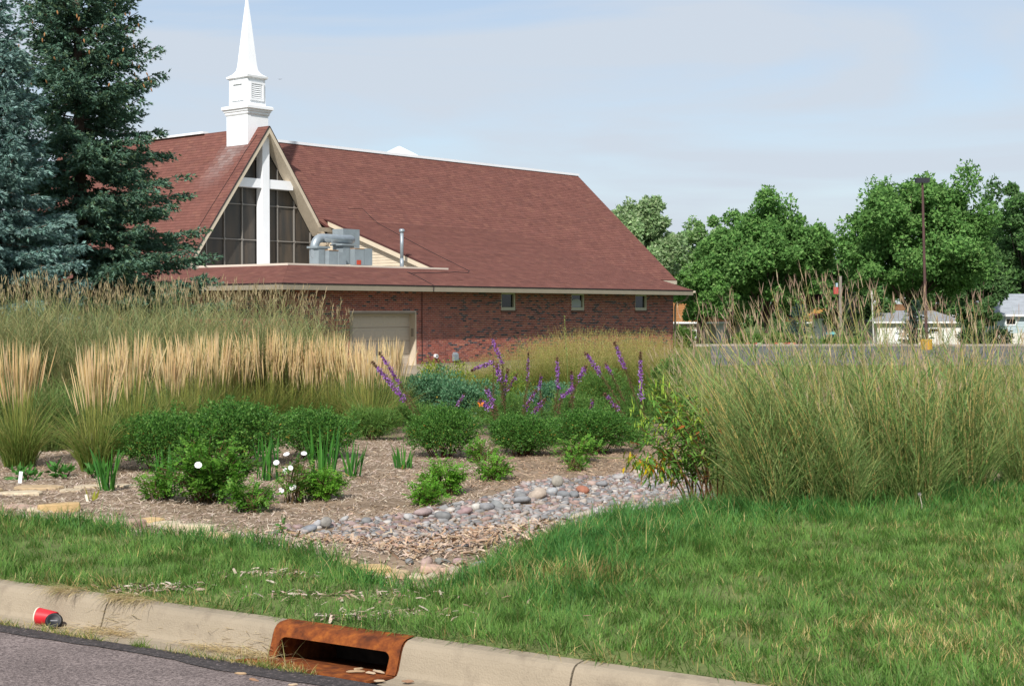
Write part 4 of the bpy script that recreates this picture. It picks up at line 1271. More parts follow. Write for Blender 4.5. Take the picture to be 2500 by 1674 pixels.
# ------------------------------------------------------------------ shrubs and perennials
def shrub(seed, lumps, nleaf, ll, lw, cols, stems=14, stem_col=(.10, .06, .04), shell=.35, up=.5, basez=0.0, sprigs=0):
    """lumps: list of (x,y,z,rx,ry,rz)"""
    global rng
    rng = np.random.default_rng(seed)
    lumps = np.array(lumps, float); vol = lumps[:, 3] * lumps[:, 4] * lumps[:, 5]; w = rng.choice(len(lumps), nleaf, p=vol ** .67 / (vol ** .67).sum())
    d = rand_dir(nleaf); r = (1 - shell * U_(0, 1, nleaf) ** 1.6)
    # uneven outline: angular bumps
    bump = 1 + .13 * np.sin(d[:, 0] * 9 + w * 2.1) * np.sin(d[:, 1] * 8 + w) + .10 * np.sin(d[:, 2] * 13 + w * 1.3 + d[:, 0] * 7) + rng.normal(0, .055, nleaf)
    P = lumps[w, :3] + d * lumps[w, 3:] * (r * bump)[:, None]
    keep = P[:, 2] > basez + .02; P = P[keep]; d = d[keep]; n = len(P)
    D = unit(d + rand_dir(n) * .8 + np.array([0, 0, up])); Nn = unit(d * .7 + rand_dir(n) * .9 + np.array([0, 0, .4]))
    cc = pick(cols, n, .2); old = (rng.random(n) < .03) & (P[:, 2] < lumps[:, 2].max()); cc[old] = pick([(.26, .22, .06), (.30, .17, .06)], int(old.sum()))
    lf = [diamonds(P, D, Nn, U_(*ll, n), U_(*lw, n), cc, fold=.15)]
    if sprigs:
        k = sprigs; q = rng.integers(0, n, k); b0 = P[q]; dd = unit(d[q] + rand_dir(k) * .35 + np.array([0, 0, .55])); L0 = U_(.05, .13, k)
        for j in range(7):
            pj = b0 + dd * (L0 * (j + 1) / 7)[:, None]
            for sg in (0, 1):
                dj = unit(dd * .7 + rand_dir(k)); lf.append(diamonds(pj, dj, rand_dir(k, .5), U_(*ll, k), U_(*lw, k), pick(cols, k, .15) * 1.12, fold=.15))
    lf = merge(lf)
    # twigs
    st = MB()
    R = random.Random(seed)
    for i in range(stems):
        q = lumps[R.randrange(len(lumps))]; a = R.uniform(0, 6.28); rr = R.uniform(.2, .85)
        tip = Vector((q[0] + q[3] * rr * math.cos(a), q[1] + q[4] * rr * math.sin(a), q[2] + q[5] * R.uniform(-.2, .6)))
        b = Vector((R.uniform(-.06, .06) + tip.x * .25, R.uniform(-.06, .06) + tip.y * .25, -.03))
        m = b.lerp(tip, .5) + Vector((R.uniform(-.03, .03), R.uniform(-.03, .03), .05))
        st.tube([b, m, tip], [.008, .006, .003], 5, stem_col)
    return [('foliage', mesh_np('foliage', lf[0], [lf[1]], M_LEAF, lf[2])), ('branches', st.mesh('branches', M_DRY, colors=True))]

def scale_lumps(l, s): return [tuple(v * s for v in q) for q in l]

def rose(seed, h, w, ncane, ncomp, cols, lift=.12, leaf=(.022, .034), bare=.25):
    """rugosa rose: arching canes with pinnate leaves"""
    global rng
    rng = np.random.default_rng(seed); R = random.Random(seed)
    canes = MB(); tips = []; pts = []
    for i in range(ncane):
        a = R.uniform(0, 6.28); ro = w * math.sqrt(R.random()) * .95; hh = h * (1 - .55 * (ro / w) ** 2) * R.uniform(.65, 1.05)
        b = Vector((R.uniform(-.08, .08) + ro * .2 * math.cos(a), R.uniform(-.08, .08) + ro * .2 * math.sin(a), -.02))
        t = Vector((ro * math.cos(a), ro * math.sin(a), hh)); m = b.lerp(t, .5) + Vector((0, 0, .12 * h)) - Vector((math.cos(a), math.sin(a), 0)) * ro * .12
        canes.tube([b, m, t], [.006, .005, .003], 5, (.12, .085, .045))
        pts.append((b, m, t)); tips.append(t)
    PB_ = np.array([[tuple(v) for v in p] for p in pts])
    n = ncomp; wi = rng.integers(0, ncane, n); t = U_(bare, 1.0, n)[:, None]
    p = PB_[wi, 0] * (1 - t) ** 2 + 2 * PB_[wi, 1] * t * (1 - t) + PB_[wi, 2] * t * t
    p = p + rng.normal(0, .02, (n, 3))
    out_ = unit(np.c_[p[:, :2], np.full(n, .0)] * 1.0 / max(w, .1)) * .8 + rand_dir(n, .5)
    out_ = unit(out_); L_ = U_(.07, .12, n)
    side = unit(np.cross(out_, np.tile([0, 0, 1.0], (n, 1)) + rng.normal(0, .25, (n, 3)))); nrm = np.cross(side, out_)
    col = pick(cols, n, .18)
    segs = []
    for k in range(4):
        q = p + out_ * (L_ * (.25 + .22 * k))[:, None] - nrm * (L_ * .10 * k * .5)[:, None]
        for sgn in ((1, -1) if k < 3 else (0,)):
            D = unit(out_ * (.55 if sgn else 1) + side * sgn * .85 - nrm * .12)
            segs.append(diamonds(q, D, nrm + rand_dir(n) * .35, U_(*leaf, n), U_(leaf[0] * .62, leaf[1] * .72, n), col * rng.uniform(.92, 1.08, (n, 1)), fold=.12))
    lf = merge(segs)
    return [('foliage', mesh_np('foliage', lf[0], [lf[1]], M_LEAF, lf[2])), ('canes', canes.mesh('canes', M_DRY, colors=True))]

M_PETAL = material('petal', (.82, .80, .82), .5, .2, transl=.2)
M_CENTRE = material('flower_centre', (.55, .38, .05), .7)
def flower_mesh():
    m = MB(); c = MB()
    for k in range(5):
        a = k * 2 * PI / 5; pts = []
        for (r, w_, z) in ((.002, .0, 0), (.014, .017, .006), (.030, .026, .013), (.040, .0, .012)):
            pts.append((r, w_, z))
        def rot(x, y, z): return (x * math.cos(a) - y * math.sin(a), x * math.sin(a) + y * math.cos(a), z)
        L_ = [rot(r, w_, z + .001 * k) for r, w_, z in pts]; Rr = [rot(r, -w_, z + .001 * k) for r, w_, z in pts[1:3]]
        m.add([L_[0], L_[1], L_[2], L_[3], Rr[1], Rr[0]], [(0, 5, 1), (1, 5, 4, 2), (2, 4, 3)])
    c.rings([[(r * math.cos(t), r * math.sin(t), z) for t in np.linspace(0, 2 * PI, 8)[:-1]] for r, z in ((.005, .004), (.0045, .009), (.002, .010))])
    return m.mesh('petals', M_PETAL), c.mesh('centre', M_CENTRE, True)
PETALS, CENTRE = flower_mesh()
def add_flower(root, loc, tilt, rz, s=1.0, face=-PI / 2):
    f = link('flower', PETALS, root, loc, Euler((tilt, 0, rz)), s)
    link('flower_centre', CENTRE, f)

def iris(seed, n=26, h=.42, spread=.10, cols=None):
    global rng
    rng = np.random.default_rng(seed)
    cols = cols or [(.055, .16, .035), (.075, .19, .045), (.045, .13, .035)]
    b = disc(n, spread); az = np.arctan2(b[:, 1], b[:, 0]) + rng.normal(0, .6, n)
    P = centreline(b, az, U_(.03, .33, n), U_(-.02, .30, n), h * U_(.6, 1.0, n), 7)
    r = ribbon(P, np.array([.7, .9, 1, 1, .9, .7, .4, .03]), U_(.016, .026, n), pick(cols, n), pick(cols, n))
    nd = max(2, n // 8); b = disc(nd, spread)
    P = centreline(b, U_(0, 6.28, nd), U_(.5, 1.0, nd), U_(.6, 1.3, nd), h * U_(.3, .55, nd), 7)
    d = ribbon(P, np.array([.7, .9, 1, 1, .9, .7, .4, .03]), U_(.010, .018, nd), pick([(.45, .33, .10)], nd), pick([(.50, .38, .16)], nd))
    return [('leaves', mesh_np('leaves', r[0], [r[1]], M_LEAF, r[2])), ('dead_leaves', mesh_np('dead_leaves', d[0], [d[1]], M_DRY, d[2]))]

def plant_shrubs():
    R = random.Random(8)
    gcol = [(.062, .145, .036), (.083, .172, .045), (.118, .212, .058), (.052, .122, .032)]
    base = [[(0, 0, .34, .42, .40, .26), (-.22, .08, .33, .30, .32, .22), (.24, -.05, .35, .30, .32, .23), (.05, .05, .44, .28, .28, .20)],
            [(0, 0, .33, .45, .40, .25), (-.28, .0, .36, .28, .32, .22), (.28, .06, .32, .30, .3, .22), (.1, -.1, .42, .26, .28, .2), (-.1, .1, .44, .22, .28, .18)],
            [(0, 0, .32, .40, .38, .25), (-.2, .1, .38, .28, .28, .2), (.22, .0, .30, .32, .3, .22)]]
    pr = [shrub(500 + i, b, 15000, (.020, .034), (.011, .018), gcol, stems=22, stem_col=(.10, .05, .03), shell=.55, sprigs=330) for i, b in enumerate(base)]
    # (px centre, base row, width px, height px)
    L_ = [(395, 1150, 250, 150, 'leftmost low dense green shrub behind the rose bush'), (560, 1140, 290, 165, 'largest low dense green shrub with a tall crown behind the big rose bush'),
          (762, 1120, 220, 135, 'low dense green shrub at the right end of the left hand group'),
          (1080, 1118, 190, 130, 'round dense green shrub, leftmost of the three before the purple spikes'),
          (1272, 1112, 185, 112, 'dense green shrub, middle one of the three before the purple spikes'), (1448, 1108, 215, 116, 'dense green shrub, rightmost of the three before the purple spikes')]
    for i, (x, y, w, h, lab) in enumerate(L_):
        p = G(x, y); pm = F / p.y
        sx = (w / pm) / 1.06; sz = (h / pm) / .66
        v = [1, 0, 2, 0, 2, 1][i]
        place('dense_shrub', pr[v], p, R.uniform(-.4, .4), (sx, sx, sz), lab, 'shrub', 'low dense shrubs')
    # roses
    rc = [(.080, .180, .034), (.105, .215, .045), (.065, .155, .032), (.13, .24, .055)]
    bright = [(.125, .26, .048), (.15, .29, .06), (.10, .225, .042)]
    def px_scale(x, y): p = G(x, y); return p, F / p.y
    p, pm = px_scale(505, 1226)
    r = place('rose_bush', rose(600, 172 / pm, 138 / pm, 60, 1200, rc, leaf=(.026, .040)), p, 0, 1, 'big leafy rose bush with a single white flower in the mulch', 'rose bush', 'rose bushes')
    q = at(484, 1136, p.y - .46) - p; add_flower(r, q, 1.0, .2, .85)
    p, pm = px_scale(615, 1250)
    place('rose_bush', rose(601, 95 / pm, 55 / pm, 18, 260, rc, leaf=(.024, .036)), p, 0, 1, 'small rose sprig hugging the front right of the big rose bush', 'rose bush', 'rose bushes')
    p, pm = px_scale(392, 1218)
    place('rose_bush', rose(602, 80 / pm, 60 / pm, 18, 170, bright[:2] + rc[:2]), p, 0, 1, 'small straggling rose sprig left of the big rose bush', 'rose bush', 'rose bushes')
    p, pm = px_scale(715, 1228)
    r = place('rose_bush', rose(603, 125 / pm, 55 / pm, 20, 180, rc + [(.16, .15, .06)]), p, 0, 1, 'thin rose bush carrying several white flowers', 'rose bush', 'rose bushes')
    for (fx, fy, t) in ((700, 1110, .6), (675, 1130, .9), (709, 1142, 1.2), (697, 1149, 1.1), (686, 1197, 1.1), (716, 1191, .8), (742, 1108, .7)):
        add_flower(r, at(fx, fy, p.y + R.uniform(-.14, .06)) - p, t, R.uniform(-.6, .6), R.uniform(.6, .85))
    p, pm = px_scale(790, 1218)
    place('rose_bush', rose(604, 78 / pm, 58 / pm, 30, 520, bright, leaf=(.020, .031)), p, 0, 1, 'bright green flowerless rose bush right of the white flowers', 'rose bush', 'rose bushes')
    for i, (x, y, w, h, n, lab) in enumerate([(1085, 1206, 58, 84, 330, 'bright green young rose bush alone in the mulch before the stones'), (1038, 1232, 42, 56, 170, 'small bright green rose sprig at the front of the lone young bush'),
                                     (1205, 1172, 48, 70, 170, 'small rose bush between the first and second round shrubs'), (1175, 1128, 40, 62, 120, 'loose rose sprig at the foot of the second round shrub'),
                                     (1410, 1130, 66, 72, 200, 'low rose bush in front of the rightmost round shrub'), (1405, 1150, 30, 40, 50, 'thin rose seedling before the rightmost round shrub')]):
        p, pm = px_scale(x, y)
        place('rose_bush', rose(610 + i, h / pm, w / pm, 26, int(n * 1.5), bright if i < 3 else bright + rc, leaf=(.021, .032)), p, 0, 1, lab, 'rose bush', 'rose bushes')
    # iris
    for i, (x, y, h, n, sp, lab) in enumerate([(262, 1197, 105, 30, .09, 'dark green iris fan left of the big rose bush'), (405, 1212, 120, 22, .10, 'iris leaves rising behind the left of the big rose bush'),
                                      (652, 1170, 120, 26, .12, 'iris fan behind the thin white flowered rose'), (585, 1130, 62, 4, .05, 'few lone iris blades between the rose bush and the shrubs'), (788, 1160, 120, 30, .13, 'tallest iris fan behind the bright green rose'),
                                      (862, 1162, 90, 20, .10, 'iris fan at the right of the bright green rose'), (984, 1143, 60, 16, .09, 'short iris fan left of the first round shrub')]):
        p = G(x, y); pm = F / p.y
        place('iris', iris(700 + i, n, h / pm * 1.12, sp), p, R.uniform(0, 6), 1, lab, 'iris', 'iris fans in the mulch')
    # blue green and yellow green perennials behind the shrubs
    def bush(name, x, y, Y, w, h, cols, lab, cat, n, ll, lw, seed, nl=5):
        wx = (x - 1250) / F * Y; z = gz1(wx, Y); pm = F / Y
        top = EYE - (y - 757) / F * Y; H = top - z; Wd = w / pm / 2
        rr = random.Random(seed)
        lumps = [(rr.uniform(-.6, .6) * Wd, rr.uniform(-.4, .4) * Wd, H * rr.uniform(.45, .72), Wd * rr.uniform(.35, .6), Wd * rr.uniform(.35, .55), H * rr.uniform(.26, .34)) for _ in range(nl)] + [(0, 0, H * .5, Wd * .8, Wd * .6, H * .45)]
        place(name, shrub(seed, lumps, n, ll, lw, cols, stems=10, shell=.6, sprigs=120), (wx, Y, z), 0, 1, lab, cat, 'leafy perennials behind the shrubs')
    bg_ = [(.085, .18, .10), (.11, .21, .12), (.14, .24, .14), (.07, .155, .08)]
    gg = [(.085, .165, .045), (.11, .19, .055), (.14, .215, .065), (.07, .14, .04)]
    yg = [(.20, .25, .055), (.25, .27, .06), (.16, .21, .05)]
    bush('blue_green_perennial', 1070, 892, 23.5, 165, 0, bg_, 'blue green bushy perennial below the garage door corner', 'perennial', 9000, (.03, .055), (.016, .028), 800)
    bush('blue_green_perennial', 1150, 925, 22.6, 150, 0, bg_, 'lower blue green perennial right of the bushier one', 'perennial', 7000, (.03, .05), (.014, .026), 801)
    bush('blue_green_perennial', 1330, 935, 23.0, 170, 0, bg_, 'blue green perennial among the purple spikes', 'perennial', 7000, (.03, .05), (.012, .022), 802)
    bush('yellow_green_perennial', 1090, 873, 26.5, 150, 0, yg, 'yellow green leafy perennial under the round wall vent', 'perennial', 6000, (.03, .05), (.012, .02), 803)
    bush('green_perennial', 1010, 985, 20.5, 150, 0, gg, 'dark green feathery plant behind the first round shrub', 'perennial', 6000, (.03, .06), (.005, .008), 804)
    bush('green_perennial', 1215, 960, 21.0, 190, 0, gg, 'feathery green plant mass behind the middle round shrub', 'perennial', 7500, (.035, .07), (.005, .008), 805)
    bush('green_perennial', 1400, 955, 21.0, 190, 0, gg, 'feathery green plant mass behind the rightmost round shrub', 'perennial', 7500, (.035, .07), (.005, .008), 806)
    bush('green_perennial', 1540, 960, 20.0, 150, 0, gg, 'feathery green plant right of the round shrubs', 'perennial', 6000, (.035, .07), (.005, .008), 807)
    bush('green_perennial', 1640, 868, 27.0, 120, 0, gg, 'leafy green plant at the right end of the golden grass', 'perennial', 5000, (.04, .07), (.014, .022), 808)
    bush('green_perennial', 1655, 930, 21.5, 140, 0, gg + yg, 'green leafy plant behind the orange leaved milkweed', 'perennial', 5000, (.05, .09), (.012, .018), 809)
    bush('green_perennial', 1480, 905, 25.0, 170, 0, gg, 'tall green plant below the golden grass', 'perennial', 6000, (.03, .06), (.008, .012), 810)
    bush('green_perennial', 1250, 905, 25.5, 170, 0, gg + yg, 'green plant in the middle below the golden grass', 'perennial', 6000, (.03, .06), (.008, .012), 811)
    bush('green_perennial', 905, 1000, 20.2, 120, 0, gg, 'low green plant at the right foot of the reed grass', 'perennial', 4000, (.06, .12), (.005, .008), 812)
    # low leafy weeds at the left of the mulch
    for i, (x, y, w, lab) in enumerate([(60, 1172, 60, 'broad leaved weed beside the white plant marker'), (150, 1165, 45, 'broad leaved weed between the marker and the iris'), (235, 1165, 40, 'flat leafy weed left of the dark iris')]):
        p = G(x, y); pm = F / p.y; s = w / pm
        place('broad_leaf_weed', shrub(830 + i, [(0, 0, .04, s * .5, s * .5, .08)], 70, (.08, .14), (.03, .05), [(.08, .19, .05), (.06, .15, .04)], 3, shell=.8), p, 0, 1, lab, 'weed', 'weeds in the mulch')
plant_shrubs()

def milkweed():
    """swamp milkweed with pods and turning leaves at the end of the stones"""
    global rng
    rng = np.random.default_rng(900); R = random.Random(900)
    p0 = G(1722, 1240); Y0 = p0.y; pm = F / Y0
    stems = MB(); leaf = []; pods = []
    tips = [(1560, 1000), (1590, 960), (1620, 945), (1650, 950), (1680, 960), (1705, 985), (1730, 1010), (1600, 1040), (1640, 1030), (1670, 1010), (1540, 1110), (1585, 1120), (1620, 1100), (1575, 1075), (1700, 1060), (1745, 1040), (1560, 1040), (1630, 990), (1660, 985), (1690, 1020)]
    P = []; D = []; Nn = []; C = []; Ln = []; Wd = []
    for (tx, ty) in tips:
        dy = R.uniform(-.25, .45)
        t = at(tx, ty, Y0 + dy) - p0
        b = Vector((R.uniform(-.14, .14), R.uniform(-.1, .12), -.02)); m = b.lerp(t, .55) + Vector((.06, 0, .06))
        stems.tube([b, b.lerp(m, .5) + Vector((.01, 0, .02)), m, t], [.006, .006, .005, .003], 5, (.13, .075, .04) if R.random() < .7 else (.16, .15, .05))
        low = ty > 1090
        for k in range(75):
            s = R.uniform(.35 if not low else .6, 1.0)
            q = b * (1 - s) ** 2 + 2 * m * s * (1 - s) + t * s * s
            P.append(q + Vector((R.gauss(0, .05), R.gauss(0, .06), R.gauss(0, .045)))); a = R.uniform(0, 6.28)
            dn = R.uniform(-.9, .5) if not low else R.uniform(-2.2, -.6)
            D.append((math.cos(a), math.sin(a), dn)); Nn.append((R.gauss(0, .4), R.gauss(0, .4), 1))
            rr = R.random()
            if low: c = [(.45, .32, .04), (.40, .16, .04), (.28, .32, .06), (.10, .22, .055)][R.choices(range(4), [3, 2, 4, 5])[0]]
            elif rr < .025: c = (.34, .14, .06)
            elif rr < .12: c = (.27, .31, .06)
            else: c = R.choice([(.085, .18, .045), (.12, .22, .055), (.16, .26, .07)])
            C.append(c); Ln.append(R.uniform(.06, .105)); Wd.append(R.uniform(.014, .022))
    # upright green pods in the top
    for _ in range(110):
        tx, ty = tips[R.randrange(10)]
        q = at(tx + R.uniform(-35, 35), ty + R.uniform(-10, 60), Y0 + R.uniform(-.2, .4)) - p0
        P.append(q); D.append((R.gauss(0, .15), R.gauss(0, .15), 1)); Nn.append((R.gauss(0, 1), -1, 0)); C.append(R.choice([(.22, .33, .06), (.26, .36, .08)])); Ln.append(R.uniform(.06, .09)); Wd.append(R.uniform(.009, .013))
    v = diamonds(np.array(P), np.array(D, float), np.array(Nn, float), np.array(Ln), np.array(Wd), np.array(C) * rng.uniform(.85, 1.15, (len(C), 1)), fold=.2)
    r = empty('milkweed', p0); tag(r, 'bushy milkweed with green pods and yellow and orange lower leaves beside the stones', 'milkweed')
    link('foliage', mesh_np('foliage', v[0], [v[1]], M_LEAF, v[2]), r); stems.build('stems', M_DRY, r, colors=True)
milkweed()

# ------------------------------------------------------------------ blazing star spikes
def liatris():
    global rng
    R = random.Random(40)
    pur = [(.27, .11, .36), (.33, .16, .43), (.41, .25, .52), (.20, .075, .27)]
    brown = [(.14, .075, .06), (.17, .10, .06), (.10, .08, .045)]
    # (tip, bloom end, base, Y, thick, bloom share description)
    S_ = [((908, 882), (988, 975), (1050, 1050), 19.2, 1.2, 'fullest purple spike, leaning far left over the reed grass'),
          ((925, 858), (975, 935), (1045, 1050), 19.6, .9, 'purple spike leaning left just above the fullest one'),
          ((1198, 818), (1226, 885), (1232, 1030), 19.4, .8, 'tallest purple spike, standing before the brick wall'),
          ((1150, 905), (1205, 882), (1205, 905), 19.6, 1.0, 'short purple spike lying sideways off the tallest one'),
          ((1212, 886), (1222, 932), (1238, 1040), 19.3, 1.3, 'stout purple spike just below the tallest one'),
          ((1185, 945), (1205, 985), (1232, 1050), 19.0, 1.0, 'loose purple spike left of the middle round shrub'),
          ((1170, 975), (1200, 1000), (1232, 1050), 18.8, 1.3, 'short stubby purple flower head with the orange butterfly'),
          ((1262, 915), (1232, 960), (1225, 1050), 19.5, .8, 'thin fading spike leaning right of the stout one'),
          ((1320, 915), (1318, 950), (1325, 1040), 20.0, .7, 'small purple spike in the middle of the group'),
          ((1360, 872), (1362, 950), (1350, 1050), 19.8, .8, 'upright purple spike left of the forked pair'),
          ((1432, 893), (1412, 925), (1372, 1040), 19.4, 1.2, 'purple spike leaning right with a thick top'),
          ((1405, 942), (1372, 968), (1350, 1040), 19.2, 1.1, 'low purple spike under the one with the thick top'),
          ((1428, 858), (1468, 916), (1545, 1055), 19.6, .9, 'purple spike leaning left, left one of the high pair'),
          ((1478, 888), (1492, 912), (1550, 1050), 19.9, .8, 'tiny purple spike between the high leaning pair'),
          ((1500, 835), (1526, 900), (1575, 1055), 19.5, .9, 'highest purple spike on the right, leaning left'),
          ((1563, 860), (1566, 978), (1580, 1060), 19.3, .9, 'straight upright purple spike farthest right'),
          ((1310, 950), (1280, 1000), (1270, 1055), 18.9, .9, 'fading purple spike behind the middle round shrub'),
          ((1475, 960), (1510, 1000), (1560, 1060), 18.9, .9, 'fading purple spike behind the rightmost round shrub'),
          ((1135, 960), (1110, 1000), (1100, 1050), 19.9, .7, 'fading brown spike above the leftmost round shrub'),
          ((1290, 860), (1288, 930), (1275, 1050), 20.4, .6, 'fading brown spike right of the tallest purple spike'),
          ((1240, 900), (1225, 985), (1240, 1050), 20.1, .8, 'fading spike close behind the stout purple spike'),
          ((1330, 975), (1300, 1010), (1290, 1050), 18.8, 1.0, 'fading purple spike low between the middle and rightmost shrubs'),
          ((1395, 905), (1398, 970), (1400, 1050), 20.0, .7, 'fading purple spike crossing behind the thick topped one'),
          ((1448, 975), (1440, 1010), (1440, 1050), 18.8, .8, 'fading stub just above the rightmost round shrub')]
    for i, (tip, be, bs, Y, th, lab) in enumerate(S_):
        rng = np.random.default_rng(1000 + i)
        wx = (bs[0] - 1250) / F * Y; base = Vector((wx, Y, gz1(wx, Y)))
        T = at(*tip, Y) - base; E = at(*be, Y) - base
        root = empty('blazing_star', base); tag(root, lab, 'flower spike', 'purple blazing star spikes')
        mid = Vector((E.x * .25, 0, E.z * .45))
        path = [Vector((0, 0, -.02)), mid, E, T]
        MB().tube(path, [.006, .0055, .0045, .002], 5, (.11, .09, .04)).build('stem', M_DRY, root, colors=True)
        L_ = (T - E).length; n = int(190 * th * max(L_ / .4, .5))
        t = rng.uniform(0, 1, n) ** .9; C0 = np.array(E)[None, :] * (1 - t[:, None]) + np.array(T)[None, :] * t[:, None]
        d = rand_dir(n); rad = .046 * th * (1 - .55 * t) * (.65 + .5 * np.sin(t * 23 + i) ** 2)
        P = C0 + d * rad[:, None] * rng.uniform(.5, 1, n)[:, None]
        bloom = t < .85
        col = np.where(bloom[:, None], pick(pur, n), pick(brown, n)); fade = rng.random(n) < (.15 if 'fading' not in lab else .5); col[fade] = pick(brown, int(fade.sum()))
        vs = [diamonds(P, rand_dir(n), rand_dir(n), rng.uniform(.018, .030, n), rng.uniform(.012, .018, n), col), diamonds(P, rand_dir(n), rand_dir(n), rng.uniform(.018, .030, n), rng.uniform(.012, .018, n), col)]
        v = merge(vs); link('florets', mesh_np('florets', v[0], [v[1]], M_LEAF, v[2]), root)['kind'] = 'stuff'
        # buds / spent heads and narrow leaves below the bloom
        n = 190; t = rng.uniform(0.25, 1, n); B0 = np.array(mid)[None, :]; C0 = B0 * (1 - t[:, None]) + np.array(E)[None, :] * t[:, None]
        d = unit(rand_dir(n) + np.array([0, 0, .3])); P = C0 + d * .006
        v1 = diamonds(P, d, rand_dir(n), rng.uniform(.02, .045, n), rng.uniform(.005, .009, n), pick(brown + [(.09, .12, .04)], n))
        n = 260; t = rng.uniform(0, 1.25, n); C0 = np.array(mid)[None, :] * t[:, None]; d = unit(rand_dir(n) * np.array([1, 1, .5]) + np.array([0, 0, .3]))
        v2 = diamonds(C0, d, rand_dir(n), rng.uniform(.08, .15, n), rng.uniform(.005, .008, n), pick([(.06, .13, .035), (.08, .15, .04)], n), fold=.3)
        v = merge([v1, v2]); link('leaves', mesh_np('leaves', v[0], [v[1]], M_LEAF, v[2]), root)['kind'] = 'stuff'
    # pale green unopened spike
    Y = 21.5; b = Vector(((1392 - 1250) / F * Y, Y, gz1((1392 - 1250) / F * Y, Y))); T = at(1377, 770, Y) - b; E = at(1384, 870, Y) - b
    rng = np.random.default_rng(1100)
    root = empty('green_flower_spike', b); tag(root, 'tall pale green unopened flower spike rising against the brick wall', 'flower spike')
    MB().tube([Vector((0, 0, -.02)), E * .6, E, T], [.007, .006, .005, .002], 5, (.16, .21, .07)).build('stem', M_DRY, root, colors=True)
    n = 120; t = rng.uniform(0, 1, n)[:, None]; C0 = np.array(E) * (1 - t) + np.array(T) * t; v = diamonds(C0 + rand_dir(n) * .010, rand_dir(n, .8), rand_dir(n), rng.uniform(.012, .02, n), rng.uniform(.008, .012, n), pick([(.38, .42, .18), (.30, .36, .13)], n))
    link('buds', mesh_np('buds', v[0], [v[1]], M_LEAF, v[2]), root)
    # butterfly
    Y = 18.72; c = at(1174, 988, Y); r = empty('butterfly', c, .5); tag(r, 'orange butterfly feeding on the stubby purple flower head', 'butterfly')
    om = material('orange_wing', (.62, .17, .02), .6, noise2=(90, .55, .62, (.03, .02, .015)))
    for s in (-1, 1):
        m = MB(); m.slab([(0, 0, 0), (s * .018, .012, .030), (s * .042, .006, .036), (s * .046, -.002, .018), (s * .02, 0, .004)], .0006, (0, 1, 0)); m.build('upper_wing', om, r)
        m = MB(); m.slab([(0, .001, 0), (s * .02, .002, .003), (s * .032, 0, -.008), (s * .022, 0, -.024), (s * .006, 0, -.014)], .0006, (0, 1, 0)); m.build('lower_wing', om, r)
    MB().tube([(0, -.002, -.016), (0, -.003, 0), (0, -.002, .014)], [.0015, .003, .0022], 6).build('body', M_BLACK, r)
    c = at(1209, 828, 19.35); r = empty('bumblebee', c, .3); tag(r, 'dark bee hovering at the tip of the tallest purple spike', 'bee')
    MB().tube([(-.006, 0, -.004), (0, 0, 0), (.010, 0, .003), (.018, 0, .006), (.024, 0, .008)], [.003, .007, .009, .006, .002], 7).build('body', M_BLACK, r)
    wm = material('wing', (.12, .10, .09), .4)
    for s in (-1, 1):
        m = MB(); m.slab([(.008, s * .004, .008), (.022, s * .018, .024), (.030, s * .016, .022), (.016, s * .004, .010)], .0005, (0, 0, 1)); m.build('wing', wm, r)
liatris()
# ------------------------------------------------------------------ trees
def needles(P, D, Nn, ln, wd, col):
    S_ = unit(np.cross(D, Nn))
    V = np.stack([P - S_ * wd[:, None] / 2, P + S_ * wd[:, None] / 2, P + D * ln[:, None]], 1).reshape(-1, 3)
    return V, np.arange(len(P) * 3).reshape(-1, 3), np.repeat(col, 3, 0)

